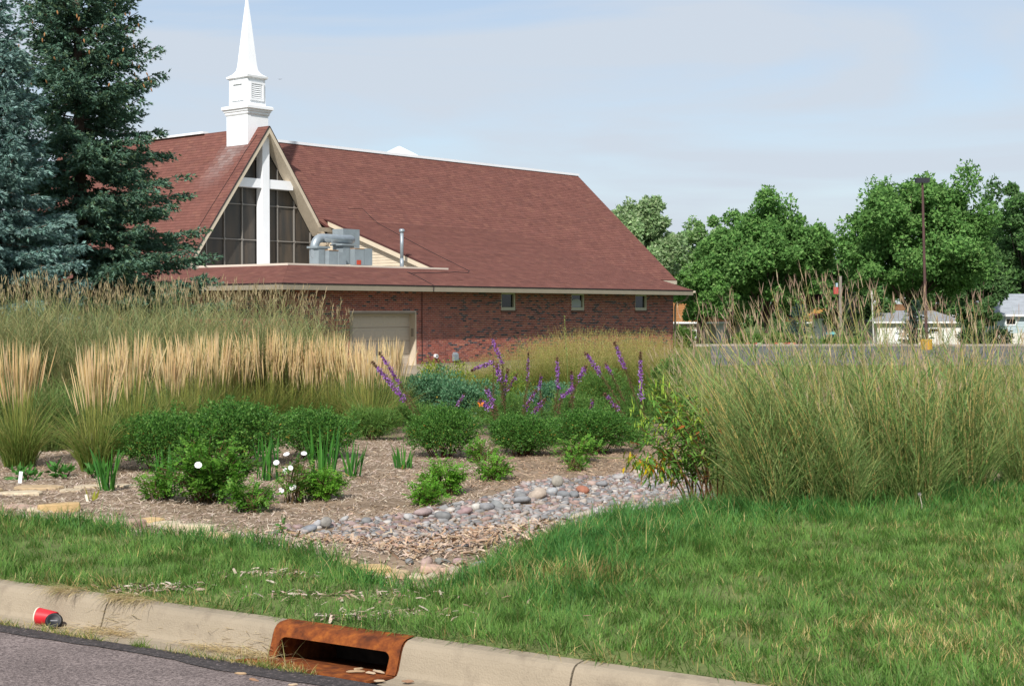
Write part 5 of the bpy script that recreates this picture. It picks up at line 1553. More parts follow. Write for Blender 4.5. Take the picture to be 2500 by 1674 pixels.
def spruce(seed, H, R0, cols, nwh=24, per=9, start=.35, dens=1.0):
    global rng
    rng = np.random.default_rng(seed); R = random.Random(seed)
    tr = MB(); tr.tube([(0, 0, -.1), (0.03, 0, H * .35), (-.02, .02, H * .7), (0, 0, H)], [.20, .15, .08, .01], 9)
    br = MB()
    P = []; D = []; Lh = []
    for w in range(nwh):
        h = start + (H - start - .1) * (w / (nwh - 1)) ** .95
        Lw = R0 * (1 - h / H) ** .85 + .12
        m = max(4, int(per * (1 if w < nwh * .8 else .7)))
        a0 = R.uniform(0, 6.28)
        for k in range(m):
            az = a0 + 2 * PI * k / m + R.gauss(0, .18); L_ = Lw * R.uniform(.72, 1.13); hh = h + R.gauss(0, .12)
            drop = -.22 if h < H * .5 else .05
            # branch curve: out, sagging, tip lifting
            s = np.linspace(0, 1, 9)
            zc = hh + L_ * (drop * s * 1.1 + (.22 if h < H * .6 else .30) * s ** 2.2) + R.uniform(-.03, .03)
            rr = L_ * s
            pth = np.stack([rr * math.cos(az), rr * math.sin(az), zc], -1)
            br.tube([tuple(q) for q in pth[::2]], [.022 * (1 - .16 * i) for i in range(5)], 4, (.08, .06, .045), cap=False)
            nb = max(4, int(11 * dens * L_ ** .7))
            for j in range(nb):
                t = R.uniform(.04, 1.0) ** .85; i0 = min(int(t * 8), 7); f = t * 8 - i0
                b = pth[i0] * (1 - f) + pth[i0 + 1] * f
                for sg in (-1, 1):
                    sl = L_ * R.uniform(.18, .34) * (1.15 - t) + .14
                    da = az + sg * R.uniform(.45, 1.0); dz = R.uniform(-.45, .05)
                    dv = np.array([math.cos(da), math.sin(da), dz]); dv /= np.linalg.norm(dv)
                    ns = max(3, int(sl / .055))
                    tt = np.linspace(.05, 1, ns)[:, None]
                    pp = b + dv * sl * tt + np.c_[np.zeros((ns, 2)), (-.10 * sl * tt ** 2 + .05 * sl * tt ** 4)]
                    pp = pp + rng.normal(0, .022, pp.shape)
                    dd = dv + rng.normal(0, .45, (ns, 3)) + np.array([0, 0, -.08])
                    P.append(pp); D.append(dd)
    P = np.vstack(P); D = unit(np.vstack(D)); n = len(P)
    sg = []
    col = pick(cols, n, .22)
    e1 = unit(np.cross(D, rand_dir(n))); e2 = np.cross(D, e1)
    ln = rng.uniform(.075, .13, n)
    for k in range(4):
        a = 2 * PI * k / 3
        o = e1 * math.cos(a) + e2 * math.sin(a)
        dk = unit(D + o * (.42 if k else .0))
        nk = rand_dir(n)
        sg.append(needles(P, dk, nk, ln * (.9 if k else 1.2), rng.uniform(.030, .046, n), col * rng.uniform(.88, 1.12, (n, 1))))
    v = merge(sg)
    # cones near the top
    return tr, br, v

def place_spruce(px, Y, H, R0, cols, seed, lab, rz=0, cones=0, **kw):
    x = (px - 1250) / F * Y
    tr, br, v = spruce(seed, H, R0, cols, **kw)
    r = empty('spruce_tree', (x, Y, gz1(x, Y)), rz); tag(r, lab, 'spruce tree', 'spruces left of the church')
    tr.build('trunk', M_BARK, r, smooth=True); br.build('branches', M_BARK, r)
    link('crown', mesh_np('crown', v[0], [v[1]], M_NEEDLE, v[2]), r)
    R = random.Random(seed)
    cm = material('cone_scales', (.30, .15, .06), .8)
    if cones:
        c = MB(); c.tube([(0, 0, 0), (0, 0, -.03), (0, 0, -.07), (0, 0, -.10)], [.008, .019, .016, .004], 6); me = c.mesh('cone', cm)
        for i in range(cones):
            h = H * R.uniform(.55, .93); a = R.uniform(-2.6, .2); L_ = (R0 * (1 - h / H) ** .85 + .1) * R.uniform(.75, 1.02)
            link('cone', me, r, (L_ * math.cos(a), L_ * math.sin(a), h), Euler((R.uniform(-.4, .4), R.uniform(-.4, .4), 0)))
    return r

def broadleaf(seed, H, rx, trunk_h, cols, ncl=70, leaf=(.18, .32), per=480, shape=1.0, openness=.0, lean=0.0):
    """tree with limbs; crown of leaf clumps spread over several irregular boughs"""
    global rng
    rng = np.random.default_rng(seed); R = random.Random(seed)
    tr = MB(); zc = (H + trunk_h) / 2; rz = (H - trunk_h) / 2
    tr.tube([(0, 0, -.3), (.05 + lean * .3, 0, trunk_h * .6), (lean * .6, 0, trunk_h), (lean, .05, trunk_h + rz * .8)], [H * .020, H * .016, H * .014, H * .005], 8)
    boughs = []
    nb = 22
    for k in range(nb):
        a = 2 * PI * k / nb * 2.4 + R.uniform(-.3, .3); el = math.asin(max(-.85, min(1, R.uniform(-.8, 1.05))))
        d = Vector((math.cos(a) * math.cos(el), math.sin(a) * math.cos(el), math.sin(el)))
        e = Vector((lean, 0, zc)) + Vector((d.x * rx * .66, d.y * rx * .66, d.z * rz * .68))
        boughs.append(e)
        s0 = Vector((lean * .6, 0, trunk_h * R.uniform(.75, 1.15)))
        tr.tube([s0, s0.lerp(e, .5) + Vector((0, 0, rz * .08)), e], [H * .006, H * .0045, H * .002], 5)
    P = []; CC = []; OO = []
    for i in range(ncl):
        if R.random() < .55:
            b = boughs[R.randrange(nb)]
            q = Vector((R.gauss(0, .5), R.gauss(0, .5), R.gauss(0, .5)))
            c = b + Vector((q.x * rx * .36, q.y * rx * .36, q.z * rz * .36))
        else:
            while True:
                q = Vector((R.uniform(-1, 1), R.uniform(-1, 1), R.uniform(-1, 1)))
                if q.length < 1: break
            c = Vector((lean, 0, zc)) + Vector((q.x * rx * .85, q.y * rx * .85, q.z * rz * .88))
        n = int(per * R.uniform(.6, 1.3)); cr = R.uniform(.12, .23) * (rx + rz) / 2
        d = rand_dir(n); rr = rng.uniform(0.1, 1, n) ** .55
        st_ = np.array([1.0, 1.0, R.choice([.7, .9, 1.4])])
        off = d * (rr * cr)[:, None] * st_; off[:, 2] += (np.abs(off[:, 0]) < cr * .4) * rng.uniform(0, cr * .25, n)
        P.append(np.array(c) + off); CC.append(np.tile(rng.uniform(.9, 1.1), n)); OO.append(d)
    P = np.vstack(P); n = len(P); f = np.concatenate(CC); o = np.vstack(OO)
    ctr = np.array([lean, 0, zc]); o = unit(o + unit(P - ctr) * .6)
    D = unit(o * .5 + rand_dir(n) * .9 + np.array([0, 0, .2])); Nn = unit(o * .7 + rand_dir(n) * .7 + np.array([0, 0, .4]))
    ln = rng.uniform(*leaf, n)
    v = needles(P, D, Nn, ln, ln * rng.uniform(.75, 1.05, n), pick(cols, n, .16) * f[:, None])
    return tr, v

def place_tree(px, Y, ytop, wpx, ybot, cols, seed, lab, name='maple_tree', cat='tree', trunk_top=None, **kw):
    x = (px - 1250) / F * Y; z = gz1(x, Y); pm = F / Y
    H = EYE - (ytop - 757) / pm - z; th = EYE - (ybot - 757) / pm - z
    kw['ncl'] = int(kw.get('ncl', 70) * 1.1)
    if Y > 139: kw['per'] = 290; kw['leaf'] = (.24, .42)
    tr, v = broadleaf(seed, H, wpx / pm / 2, max(th, .3), cols, **kw)
    r = empty(name, (x, Y, z)); tag(r, lab, cat, 'trees beyond the parking lot')
    tr.build('trunk', M_BARK, r, smooth=True); link('crown', mesh_np('crown', v[0], [v[1]], M_TREE, v[2]), r)

def trees():
    blue = [(.115, .185, .165), (.145, .225, .20), (.085, .145, .128), (.18, .265, .24)]
    green = [(.068, .125, .085), (.088, .15, .105), (.055, .10, .068), (.115, .19, .14), (.085, .13, .07)]
    place_spruce(195, 34.5, 12.5, 3.5, green, 41, 'tall dark green spruce with brown cones beside the church', cones=90, nwh=30, per=10, dens=1.6)
    place_spruce(-20, 30.5, 8.7, 2.35, blue, 42, 'blue grey spruce cut off by the left edge of the picture', nwh=25, per=10, dens=1.6)
    
    mg = [(.080, .16, .048), (.10, .19, .058), (.125, .215, .072), (.06, .125, .038)]
    lg = [(.16, .235, .11), (.19, .26, .135), (.13, .20, .09), (.23, .29, .17)]
    dg = [(.055, .105, .042), (.07, .125, .05), (.085, .145, .058)]
    place_tree(1560, 112, 505, 215, 740, lg, 60, 'pale silvery green tree just right of the church roof', ncl=105)
    place_tree(1705, 135, 535, 200, 760, lg[:2] + mg[1:3], 61, 'light green tree rising left of the broad maple', ncl=60)
    place_tree(1870, 122, 490, 345, 775, mg, 62, 'broad mid green maple left of the parking lot lamp', ncl=125)
    place_tree(2225, 113, 416, 385, 765, mg, 63, 'tallest maple with a wide crown behind the parking lot lamp', ncl=160)
    place_tree(2505, 140, 452, 240, 760, dg + mg[:1], 64, 'dark green tree at the right edge behind the grey roofed house', ncl=80)
    place_tree(1715, 116, 655, 150, 800, mg[1:] + [(.10, .20, .05)], 65, 'small round tree by the church corner with a thin dark trunk', name='small_tree', ncl=50, per=220, leaf=(.16, .28))
    place_tree(1955, 132, 655, 120, 775, [(.055, .030, .032), (.075, .042, .038), (.04, .025, .028)], 66, 'purple leaved tree below the gap between the two maples', name='purple_leaf_tree', ncl=40)
    place_tree(2395, 128, 630, 120, 825, dg, 67, 'dark bushy tree left of the right hand house', name='dark_tree', ncl=45)
    place_tree(2080, 150, 610, 190, 815, dg + mg[:1], 68, 'dark green tree behind the utility pole', name='dark_tree', ncl=60)
    place_tree(1800, 168, 610, 280, 815, dg + mg[:1], 69, 'dark tree behind the tan house under the broad maple', name='dark_tree', ncl=70)
    place_tree(2300, 170, 590, 280, 815, dg + mg[:2], 70, 'dark tree behind the white house under the tallest maple', name='dark_tree', ncl=70)
    place_tree(2460, 175, 560, 280, 815, mg[:2] + dg, 71, 'mid green tree farthest back at the right', name='dark_tree', ncl=70)
    place_tree(1620, 180, 590, 230, 815, mg, 72, 'green tree far behind the church corner', name='dark_tree', ncl=50)
    place_tree(1790, 150, 545, 220, 800, mg[:3] + lg[:1], 74, 'mid green tree filling the gap left of the broad maple', ncl=65)
    place_tree(2040, 142, 560, 150, 805, mg[:2] + dg, 75, 'tree filling the gap between the two big maples', ncl=55)
    place_tree(2400, 150, 520, 200, 800, mg[:2] + dg, 76, 'dense tree between the tallest maple and the right edge', ncl=65)
    place_tree(2680, 130, 480, 300, 720, mg, 73, 'green tree outside the right edge beside the house', ncl=70)
    # far wood closing the horizon
    global rng
    rng = np.random.default_rng(90); R = random.Random(90); seg = []
    for k in range(64):
        Y = R.uniform(225, 300); x = -275 + k * 8.6 + R.uniform(-3, 3); z = gz1(x, Y); H = R.uniform(9, 14); w = R.uniform(4.5, 7)
        n = 650; c = np.array([x, Y, z]); d = rand_dir(n); rr = rng.uniform(.75, 1.02, n)
        bump = 1 + .16 * np.sin(d[:, 0] * 7 + k) * np.sin(d[:, 2] * 6 + k * 2) + .1 * np.sin(d[:, 1] * 11 + k)
        p = c + d * np.array([w, w * .7, H * .52]) * (rr * bump)[:, None] + np.array([0, 0, H * .5]); p = p[p[:, 2] > z]; m = len(p)
        ln = rng.uniform(.5, .95, m); seg.append(needles(p, rand_dir(m, .4), unit(rand_dir(m) + np.array([0, -.5, .5])), ln, ln * .9, pick(dg + mg[:1], m, .15)))
    v = merge(seg); tag(link('distant_wood', mesh_np('distant_wood', v[0], [v[1]], M_TREE, v[2])), 'dark band of distant trees closing the horizon behind the houses', 'wood', kind='stuff')
    # small conifers on the far lawn
    for i, (px, Y, ytop, wpx, cols, lab) in enumerate([(1952, 119, 742, 95, [(.035, .065, .062), (.05, .085, .08)], 'small blue spruce on the far lawn under the purple tree'),
                                                       (2235, 108, 735, 105, [(.030, .052, .040), (.042, .07, .05)], 'dark small spruce behind the parking lot lamp'),
                                                       (2078, 126, 700, 60, [(.028, .042, .034), (.04, .055, .042)], 'narrow dark evergreen right of the utility pole')]):
        x = (px - 1250) / F * Y; z = gz1(x, Y); pm = F / Y; H = EYE - (ytop - 757) / pm - z
        tr, br, v = spruce(80 + i, H, wpx / pm / 2, cols, nwh=14, per=8, dens=.55, start=.15)
        r = empty('small_spruce', (x, Y, z)); tag(r, lab, 'spruce tree', 'small conifers on the far lawn')
        tr.build('trunk', M_BARK, r); link('crown', mesh_np('crown', v[0], [v[1]], M_NEEDLE, v[2]), r)
    # hedge-like bushes along the lot
    for i, (px, Y, ytop, wpx, lab) in enumerate([(1830, 108, 815, 110, 'light green bushy planting along the lot before the tan house'), (1910, 108, 815, 70, 'low green bush beside the small blue spruce'), (2050, 109, 825, 90, 'low green bush at the foot of the utility pole'),
                                                 (1670, 100, 800, 60, 'green bush at the church corner'), (2400, 106, 800, 150, 'dark bush row before the right hand house')]):
        x = (px - 1250) / F * Y; z = gz1(x, Y); pm = F / Y; H = EYE - (ytop - 757) / pm - z; Wd = wpx / pm / 2
        rr = random.Random(i)
        lumps = [(rr.uniform(-.7, .7) * Wd, rr.uniform(-.3, .3) * Wd, H * .45, Wd * .4, Wd * .4, H * rr.uniform(.4, .58)) for _ in range(7)]
        cc = [(.10, .17, .05), (.13, .20, .06), (.08, .14, .04)] if i != 4 else [(.03, .05, .025), (.045, .07, .03)]
        place('far_bush', shrub(1200 + i, lumps, 3500, (.14, .24), (.06, .10), cc, 6, shell=.6), (x, Y, z), 0, 1, lab, 'bush', 'bushes along the far side of the lot')
trees()

# ------------------------------------------------------------------ far houses
def house(name, px0, px1, Y, ybase, yeave, yridge, wallc, roofc, lab, depth=7.0, hip=.0, wins=(), doors=(), rot=0.0, ridge_px=None, lower=None):
    x0 = (px0 - 1250) / F * Y; x1 = (px1 - 1250) / F * Y; pm = F / Y
    zb = EYE - (ybase - 757) / pm; ze = EYE - (yeave - 757) / pm; zr = EYE - (yridge - 757) / pm
    cx = (x0 + x1) / 2; w = (x1 - x0) / 2
    r = empty(name, (cx, Y, zb - .3), rot); tag(r, lab, 'house')
    o = zb - .3; H = ze - o; Rr = zr - o; ov = .45
    wm = material('siding_' + name + str(px0), wallc, .7, .2, noise=(1.2, .08))
    def sidingwall(z0, z1, mt):
        m = MB(); m.box(-w, w, 0, depth, z0, z1); m.build('wall', mt, r)
        k = z0 + .3
        while k < z1 - .05:
            mm = MB(); mm.slab([(-w, -.004, k), (w, -.004, k), (w, -.02, k + .02), (-w, -.02, k + .02)], .016, (0, 1, 0)); mm.build('clapboard', mt, r); k += .24
    if lower:
        sidingwall(0, H * lower[0], material('lower_' + name, lower[1], .7)); sidingwall(H * lower[0] + .002, H, wm)
    else: sidingwall(0, H, wm)
    rm = material('roof_' + name + str(px0), roofc, .9, .1, noise=(1.5, .15))
    rf = MB(); hx = hip * (w + ov)
    E = [(-w - ov, -ov, H), (w + ov, -ov, H), (w + ov, depth + ov, H), (-w - ov, depth + ov, H)]; Rg = [(-w - ov + hx, depth / 2, Rr), (w + ov - hx, depth / 2, Rr)]
    rf.add([*E, *Rg], [(0, 1, 5, 4), (1, 2, 5), (2, 3, 4, 5), (3, 0, 4), (3, 2, 1, 0)]); ro = rf.build('roof', rm, r)
    # shingle courses as thin steps on the front slope
    n = 7
    for k in range(1, n):
        t = k / n; y = -ov + (depth / 2 + ov) * t; z = H + (Rr - H) * t; xl = -w - ov + hx * t; xr = w + ov - hx * t
        MB().box(xl, xr, y - .03, y + .03, z - .02, z + .045).build('shingle_course', rm, r)
    wt = material('house_trim', (.78, .78, .78), .5)
    MB().box(-w - ov, w + ov, -ov - .04, -ov - .002, H - .16, H + .02).build('fascia', wt, r)
    for (a, b, y0, y1, n) in wins:
        xa, xb = ((a - 1250) / F * Y) - cx, ((b - 1250) / F * Y) - cx; za, zc = EYE - (y1 - 757) / pm - o, EYE - (y0 - 757) / pm - o
        wo = link('window', None, r)
        m = MB(); m.box(xa, xb, -.05, .01, za, za + .09); m.box(xa, xb, -.05, .01, zc - .09, zc)
        for i in range(n + 1):
            t = xa + (xb - xa) * i / n; m.box(t - .06, t + .06, -.055, .01, za + .09, zc - .09)
        m.build('frame', wt, wo)
        for i in range(n):
            t0 = xa + (xb - xa) * i / n + .06; t1 = xa + (xb - xa) * (i + 1) / n - .06
            MB().box(t0, t1, -.02, .0, za + .09, zc - .09).build('pane', M_GLASS_DARK, wo)
    for (a, b, y0, y1, c) in doors:
        xa, xb = ((a - 1250) / F * Y) - cx, ((b - 1250) / F * Y) - cx; za, zc = EYE - (y1 - 757) / pm - o, EYE - (y0 - 757) / pm - o
        dr = link('door', None, r)
        m = MB(); m.box(xa, xa + .1, -.07, .0, za, zc); m.box(xb - .1, xb, -.07, .0, za, zc); m.box(xa + .1, xb - .1, -.07, .0, zc - .1, zc); m.build('frame', wt, dr)
        MB().box(xa + .1, xb - .1, -.045, -.003, za, zc - .1).build('leaf', material('door_%.2f%.2f' % (c[0], c[2]), c, .5), dr)
    return r

def far_things():
    house('tan_house', 1652, 1808, 156, 842, 786, 738, (.40, .33, .27), (.26, .125, .05), 'tan clapboard house with an orange brown roof right of the church', wins=[(1657, 1701, 805, 824, 3)], doors=[(1748, 1772, 790, 838, (.66, .66, .68))], hip=.1)
    house('white_garage', 2006, 2048, 150, 838, 778, 765, (.74, .74, .74), (.16, .07, .06), 'small white garage with a dark red roof behind the seed stalks', depth=5)
    house('orange_roof_house', 1952, 2022, 172, 830, 786, 733, (.45, .36, .28), (.30, .16, .05), 'house with a bright orange brown roof behind the small blue spruce', depth=6)
    house('grey_roof_house', 2142, 2345, 146, 842, 785, 758, (.70, .68, .64), (.25, .26, .285), 'low white house with a pale grey hip roof behind the lamp pole', hip=.45, depth=8, wins=[(2268, 2294, 800, 812, 1)], doors=[(2185, 2200, 798, 838, (.75, .76, .78))])
    house('brown_roof_house', 2145, 2340, 168, 835, 768, 742, (.24, .15, .10), (.20, .11, .06), 'brown roofed house seen above the pale grey hip roof', hip=.3, depth=8)
    house('blue_grey_house', 2428, 2640, 130, 846, 768, 716, (.40, .48, .51), (.30, .325, .36), 'pale blue house with a light grey roof at the right edge', hip=.28, depth=9, wins=[(2455, 2480, 776, 794, 1)], lower=(.48, (.60, .57, .51)))
    # parking lot lamp
    Y = 94; x = (2262 - 1250) / F * Y; z = -.913; pm = F / Y
    r = empty('parking_lot_lamp', (x, Y, z)); tag(r, 'tall brown parking lot lamp on a yellow concrete base', 'lamp post')
    top = at(2252, 445, Y) - Vector((x, Y, z))
    m = MB(); m.tube([(0, 0, 0), (0, 0, .62), (0, 0, .66)], [.37, .37, .33], 20); m.build('concrete_base', material('yellow_paint', (.48, .26, .02), .7, noise=(3, .2)), r)
    m = MB(); m.tube([(0, 0, .6), (top.x * .5, 0, top.z * .5), (top.x, 0, top.z)], [.105, .09, .075], 8); m.build('pole', material('brown_paint', (.085, .045, .04), .6, noise=(2, .2)), r)
    m = MB(); m.box(top.x - .42, top.x + .40, -.25, .25, top.z - .02, top.z + .26); m.build('lamp_head', material('lamp_black', (.02, .022, .028), .6), r)
    m = MB(); m.box(top.x - .36, top.x + .34, -.2, .2, top.z - .045, top.z - .021); m.build('lens', material('lamp_lens', (.35, .35, .36), .3), r)
    # utility pole with a red panel
    Y = 128; x = (2052 - 1250) / F * Y; z = gz1(x, Y); h = EYE - (674 - 757) / F * Y - z
    r = empty('utility_pole', (x, Y, z)); tag(r, 'weathered grey utility pole with a small red panel near its top', 'utility pole')
    MB().tube([(0, 0, -.2), (-.03, 0, h)], [.17, .13], 9).build('pole', material('grey_wood', (.26, .23, .20), .9, noise=(4, .2)), r)
    MB().box(-.62, -.22, -.08, .02, h - 1.55, h - .95).build('red_panel', material('red_panel', (.42, .06, .06), .6), r)
    MB().box(-.44, -.26, -.08, .02, h - .94, h - .6).build('blue_bracket', material('blue_grey', (.35, .45, .52), .5), r)
    Y = 135; x = (2134 - 1250) / F * Y; z = gz1(x, Y); h = EYE - (710 - 757) / F * Y - z
    r = empty('thin_pole', (x, Y, z)); tag(r, 'thin pale pole left of the tallest maple trunk', 'pole')
    MB().tube([(0, 0, -.2), (-.25, 0, h)], [.07, .05], 8).build('pole', material('pale_pole', (.55, .53, .50), .7), r)
    MB().tube([(-.25, 0, h - .35), (-.25, 0, h)], [.10, .08], 8).build('cap', material('pale_pole', (.55, .53, .50), .7), r)
    # red and white flower pots along the lot edge
    R = random.Random(4)
    rm = material('red_flowers', (.34, .05, .04), .8); wmt = material('white_stone', (.45, .40, .36), .8)
    for i, (px, c) in enumerate([(1825, 0), (1845, 0), (1853, 1), (1895, 0), (1906, 1), (1916, 0), (1926, 0), (1932, 1), (1940, 0)]):
        Y = 105.3; x = (px - 1250) / F * Y
        m = MB(); rr = .17
        loops = [[(q * math.cos(t), q * math.sin(t), zz) for t in np.linspace(0, 2 * PI, 9)[:-1]] for q, zz in ((.12, 0), (.18, .08), (.16, .17), (.06, .24))]
        m.rings([[(a + R.uniform(-.03, .03), b, zz + R.uniform(-.03, .03)) for a, b, zz in l] for l in loops])
        o = m.build('red_flower_clump' if c == 0 else 'pale_boulder', rm if c == 0 else wmt); o.location = (x, Y, -.96)
        tag(o, ('red flower clump on the far edge of the lot, %s from the left' if c == 0 else 'pale boulder on the far edge of the lot, %s from the left') % ORD[len([1 for p, k in [(1825, 0), (1845, 0), (1853, 1), (1895, 0), (1906, 1), (1916, 0), (1926, 0), (1932, 1), (1940, 0)][:i] if k == c])],
            'flowers' if c == 0 else 'boulder', 'red clumps along the lot' if c == 0 else 'pale boulders along the lot')
    # teal bin by the white garage
    Y = 140; x = (2029 - 1250) / F * Y; r = empty('wheelie_bin', (x, Y, gz1(x, Y) + .0)); tag(r, 'teal lidded bin beside the small white garage', 'bin')
    MB().rings([[(-.3, -.3, 0), (.3, -.3, 0), (.3, .3, 0), (-.3, .3, 0)], [(-.38, -.38, .95), (.38, -.38, .95), (.38, .38, .95), (-.38, .38, .95)]]).build('body', material('dark_bin', (.03, .05, .05), .6), r)
    MB().rings([[(-.42, -.42, .955), (.42, -.42, .955), (.42, .42, .955), (-.42, .42, .955)], [(-.3, -.3, 1.2), (.3, -.3, 1.2), (.3, .42, 1.2), (-.3, .42, 1.2)]]).build('lid', material('teal_lid', (.05, .33, .36), .5), r)
    # distant bird
    p = at(683, 194, 60); r = empty('bird', p); tag(r, 'tiny dark bird flying right of the steeple', 'bird')
    m = MB(); m.add([(-.10, 0, .02), (-.03, .05, .0), (0, .02, .0), (-.03, -.03, 0), (.10, 0, .02), (.03, .05, 0), (.03, -.03, 0), (0, -.07, 0), (0, .07, .01)], [(0, 1, 2, 3), (4, 6, 2, 5), (2, 7, 3), (2, 6, 7), (1, 8, 2), (8, 5, 2)]); m.build('body', M_BLACK, r)
far_things()
# ------------------------------------------------------------------ dry stream of river stones
def ico():
    t = (1 + 5 ** .5) / 2
    v = [(-1, t, 0), (1, t, 0), (-1, -t, 0), (1, -t, 0), (0, -1, t), (0, 1, t), (0, -1, -t), (0, 1, -t), (t, 0, -1), (t, 0, 1), (-t, 0, -1), (-t, 0, 1)]
    f = [(0, 11, 5), (0, 5, 1), (0, 1, 7), (0, 7, 10), (0, 10, 11), (1, 5, 9), (5, 11, 4), (11, 10, 2), (10, 7, 6), (7, 1, 8), (3, 9, 4), (3, 4, 2), (3, 2, 6), (3, 6, 8), (3, 8, 9), (4, 9, 5), (2, 4, 11), (6, 2, 10), (8, 6, 7), (9, 8, 1)]
    v = [Vector(p).normalized() for p in v]
    mid = {}; nf = []
    def mp2(a, b):
        k = (min(a, b), max(a, b))
        if k not in mid: v.append(((v[a] + v[b]) / 2).normalized()); mid[k] = len(v) - 1
        return mid[k]
    for a, b, c in f:
        x, y, z = mp2(a, b), mp2(b, c), mp2(c, a); nf += [(a, x, z), (b, y, x), (c, z, y), (x, y, z)]
    return np.array([tuple(p) for p in v]), np.array(nf)
IV, IF_ = ico()
IF0 = np.array([(0, 11, 5), (0, 5, 1), (0, 1, 7), (0, 7, 10), (0, 10, 11), (1, 5, 9), (5, 11, 4), (11, 10, 2), (10, 7, 6), (7, 1, 8), (3, 9, 4), (3, 4, 2), (3, 2, 6), (3, 6, 8), (3, 8, 9), (4, 9, 5), (2, 4, 11), (6, 2, 10), (8, 6, 7), (9, 8, 1)])
def pebble_shape(seed, flat=.55):
    r = np.random.default_rng(seed); d = IV.copy()
    s = np.array([r.uniform(.85, 1.3), r.uniform(.65, 1.0), r.uniform(flat * .6, flat * 1.1)])
    k = r.normal(size=(3, 3)) * 1.3
    b = 1 + .10 * np.sin(d @ k[0] + 1) + .07 * np.sin(d @ k[1] * 2)
    b *= 1 - .06 * np.abs(d @ k[2] / 2)
    # squarish rounding
    d = np.sign(d) * np.abs(d) ** .85
    return d * b[:, None] * s * .5
STONE_COLS = [tuple((v * .72 + sum(c) / 3 * .28) * .76 for v in c) for c in [(.24, .235, .235), (.30, .29, .285), (.19, .19, .20), (.36, .335, .32), (.40, .30, .26), (.44, .36, .29), (.34, .22, .20), (.27, .17, .155), (.50, .45, .40), (.42, .26, .21), (.22, .215, .21), (.38, .36, .36)]]
def stones():
    R = random.Random(21)
    poly_px = [(640, 1300), (700, 1288), (760, 1282), (850, 1272), (950, 1258), (1050, 1242), (1150, 1222), (1240, 1196), (1310, 1172), (1400, 1168), (1480, 1162), (1560, 1152), (1640, 1145), (1730, 1150), (1800, 1130), (1830, 1160), (1740, 1225), (1640, 1245), (1540, 1262), (1450, 1276), (1380, 1292), (1280, 1305), (1200, 1318), (1120, 1345), (1040, 1352), (940, 1342), (860, 1325), (760, 1318)]
    P = np.array([tuple(G(x, y)[:2]) for x, y in poly_px])
    mn, mx_ = P.min(0), P.max(0)
    pts = []
    cell = {}
    def ok(x, y, r):
        ci, cj = int(x / .12), int(y / .12)
        for i in range(ci - 2, ci + 3):
            for j in range(cj - 2, cj + 3):
                for (a, b, c) in cell.get((i, j), ()):
                    if (a - x) ** 2 + (b - y) ** 2 < ((r + c) * .78) ** 2: return False
        return True
    def add(x, y, r, big=None, col=None):
        pts.append((x, y, r, big, col)); cell.setdefault((int(x / .12), int(y / .12)), []).append((x, y, r))
    # big edging stones along the upper border (px, row, width px, colour, label)
    big = [(1422, 1198, 40, (.40, .17, .11), 'salmon red edging stone, the only orange one along the stones'), (1362, 1185, 34, (.36, .33, .28), 'upright grey brown edging stone beside the salmon one'), (1348, 1202, 36, (.42, .43, .44), None), (1311, 1212, 44, (.48, .40, .33), None), (1276, 1225, 46, (.27, .275, .285), None), (1268, 1212, 40, (.25, .25, .25), None),
           (1400, 1210, 34, (.24, .25, .26), None), (1375, 1208, 30, (.22, .23, .24), None), (1445, 1182, 30, (.48, .36, .31), None), (1470, 1183, 36, (.29, .29, .30), None), (1163, 1240, 34, (.58, .55, .50), None), (1135, 1252, 42, (.36, .25, .25), None), (1188, 1240, 36, (.30, .30, .31), None),
           (1215, 1236, 34, (.27, .28, .28), None), (1240, 1238, 30, (.31, .31, .31), None), (1034, 1255, 52, (.40, .31, .30), None), (1082, 1262, 42, (.21, .21, .21), None), (997, 1262, 28, (.46, .45, .44), None), (1563, 1154, 30, (.55, .45, .38), None), (1510, 1165, 30, (.40, .38, .37), None), (1600, 1150, 26, (.45, .43, .42), None),
           (797, 1286, 30, (.29, .275, .25), 'upright grey stone at the left end of the stone bed'), (757, 1292, 34, (.26, .275, .30), None), (738, 1300, 36, (.43, .38, .36), None), (720, 1304, 30, (.40, .32, .28), None), (775, 1280, 30, (.46, .46, .47), None), (840, 1268, 28, (.44, .43, .42), None), (895, 1272, 32, (.24, .24, .24), None), (665, 1305, 34, (.28, .26, .23), None),
           (1000, 1372, 32, (.27, .28, .28), None), (1043, 1377, 46, (.44, .32, .28), None), (1082, 1378, 44, (.22, .22, .20), None), (1120, 1372, 34, (.42, .28, .28), None), (1170, 1385, 40, (.33, .33, .31), None), (1110, 1398, 46, (.50, .40, .32), None), (1055, 1408, 30, (.48, .40, .30), None)]
    for (x, y, w, c, lab) in big:
        p = G(x, y + 4); add(p.x, p.y, w / (F / p.y) / 2 * .9, lab or True, c)
    tries = 0
    while tries < 42000:
        tries += 1
        x, y = R.uniform(mn[0], mx_[0]), R.uniform(mn[1], mx_[1])
        r = R.choice([.017, .020, .023, .026, .030, .034, .040]) if tries < 16000 else R.choice([.011, .013, .016, .019])
        if not ok(x, y, r): continue
        add(x, y, r)
    xs = np.array([p[0] for p in pts]); ys = np.array([p[1] for p in pts])
    ins = in_poly(xs, ys, P) | np.array([p[3] is not None for p in pts])
    pts = [p for p, k in zip(pts, ins) if k]
    zs = gz(np.array([p[0] for p in pts]), np.array([p[1] for p in pts]))
    order = sorted(range(len(pts)), key=lambda i: -(pts[i][2] / pts[i][1] + (1 if pts[i][3] else 0)))
    root = empty('dry_stream_bed', G(1250, 1265)); tag(root, kind='structure'); off = np.array(root.location)
    shapes = [pebble_shape(i) for i in range(14)]
    var = []
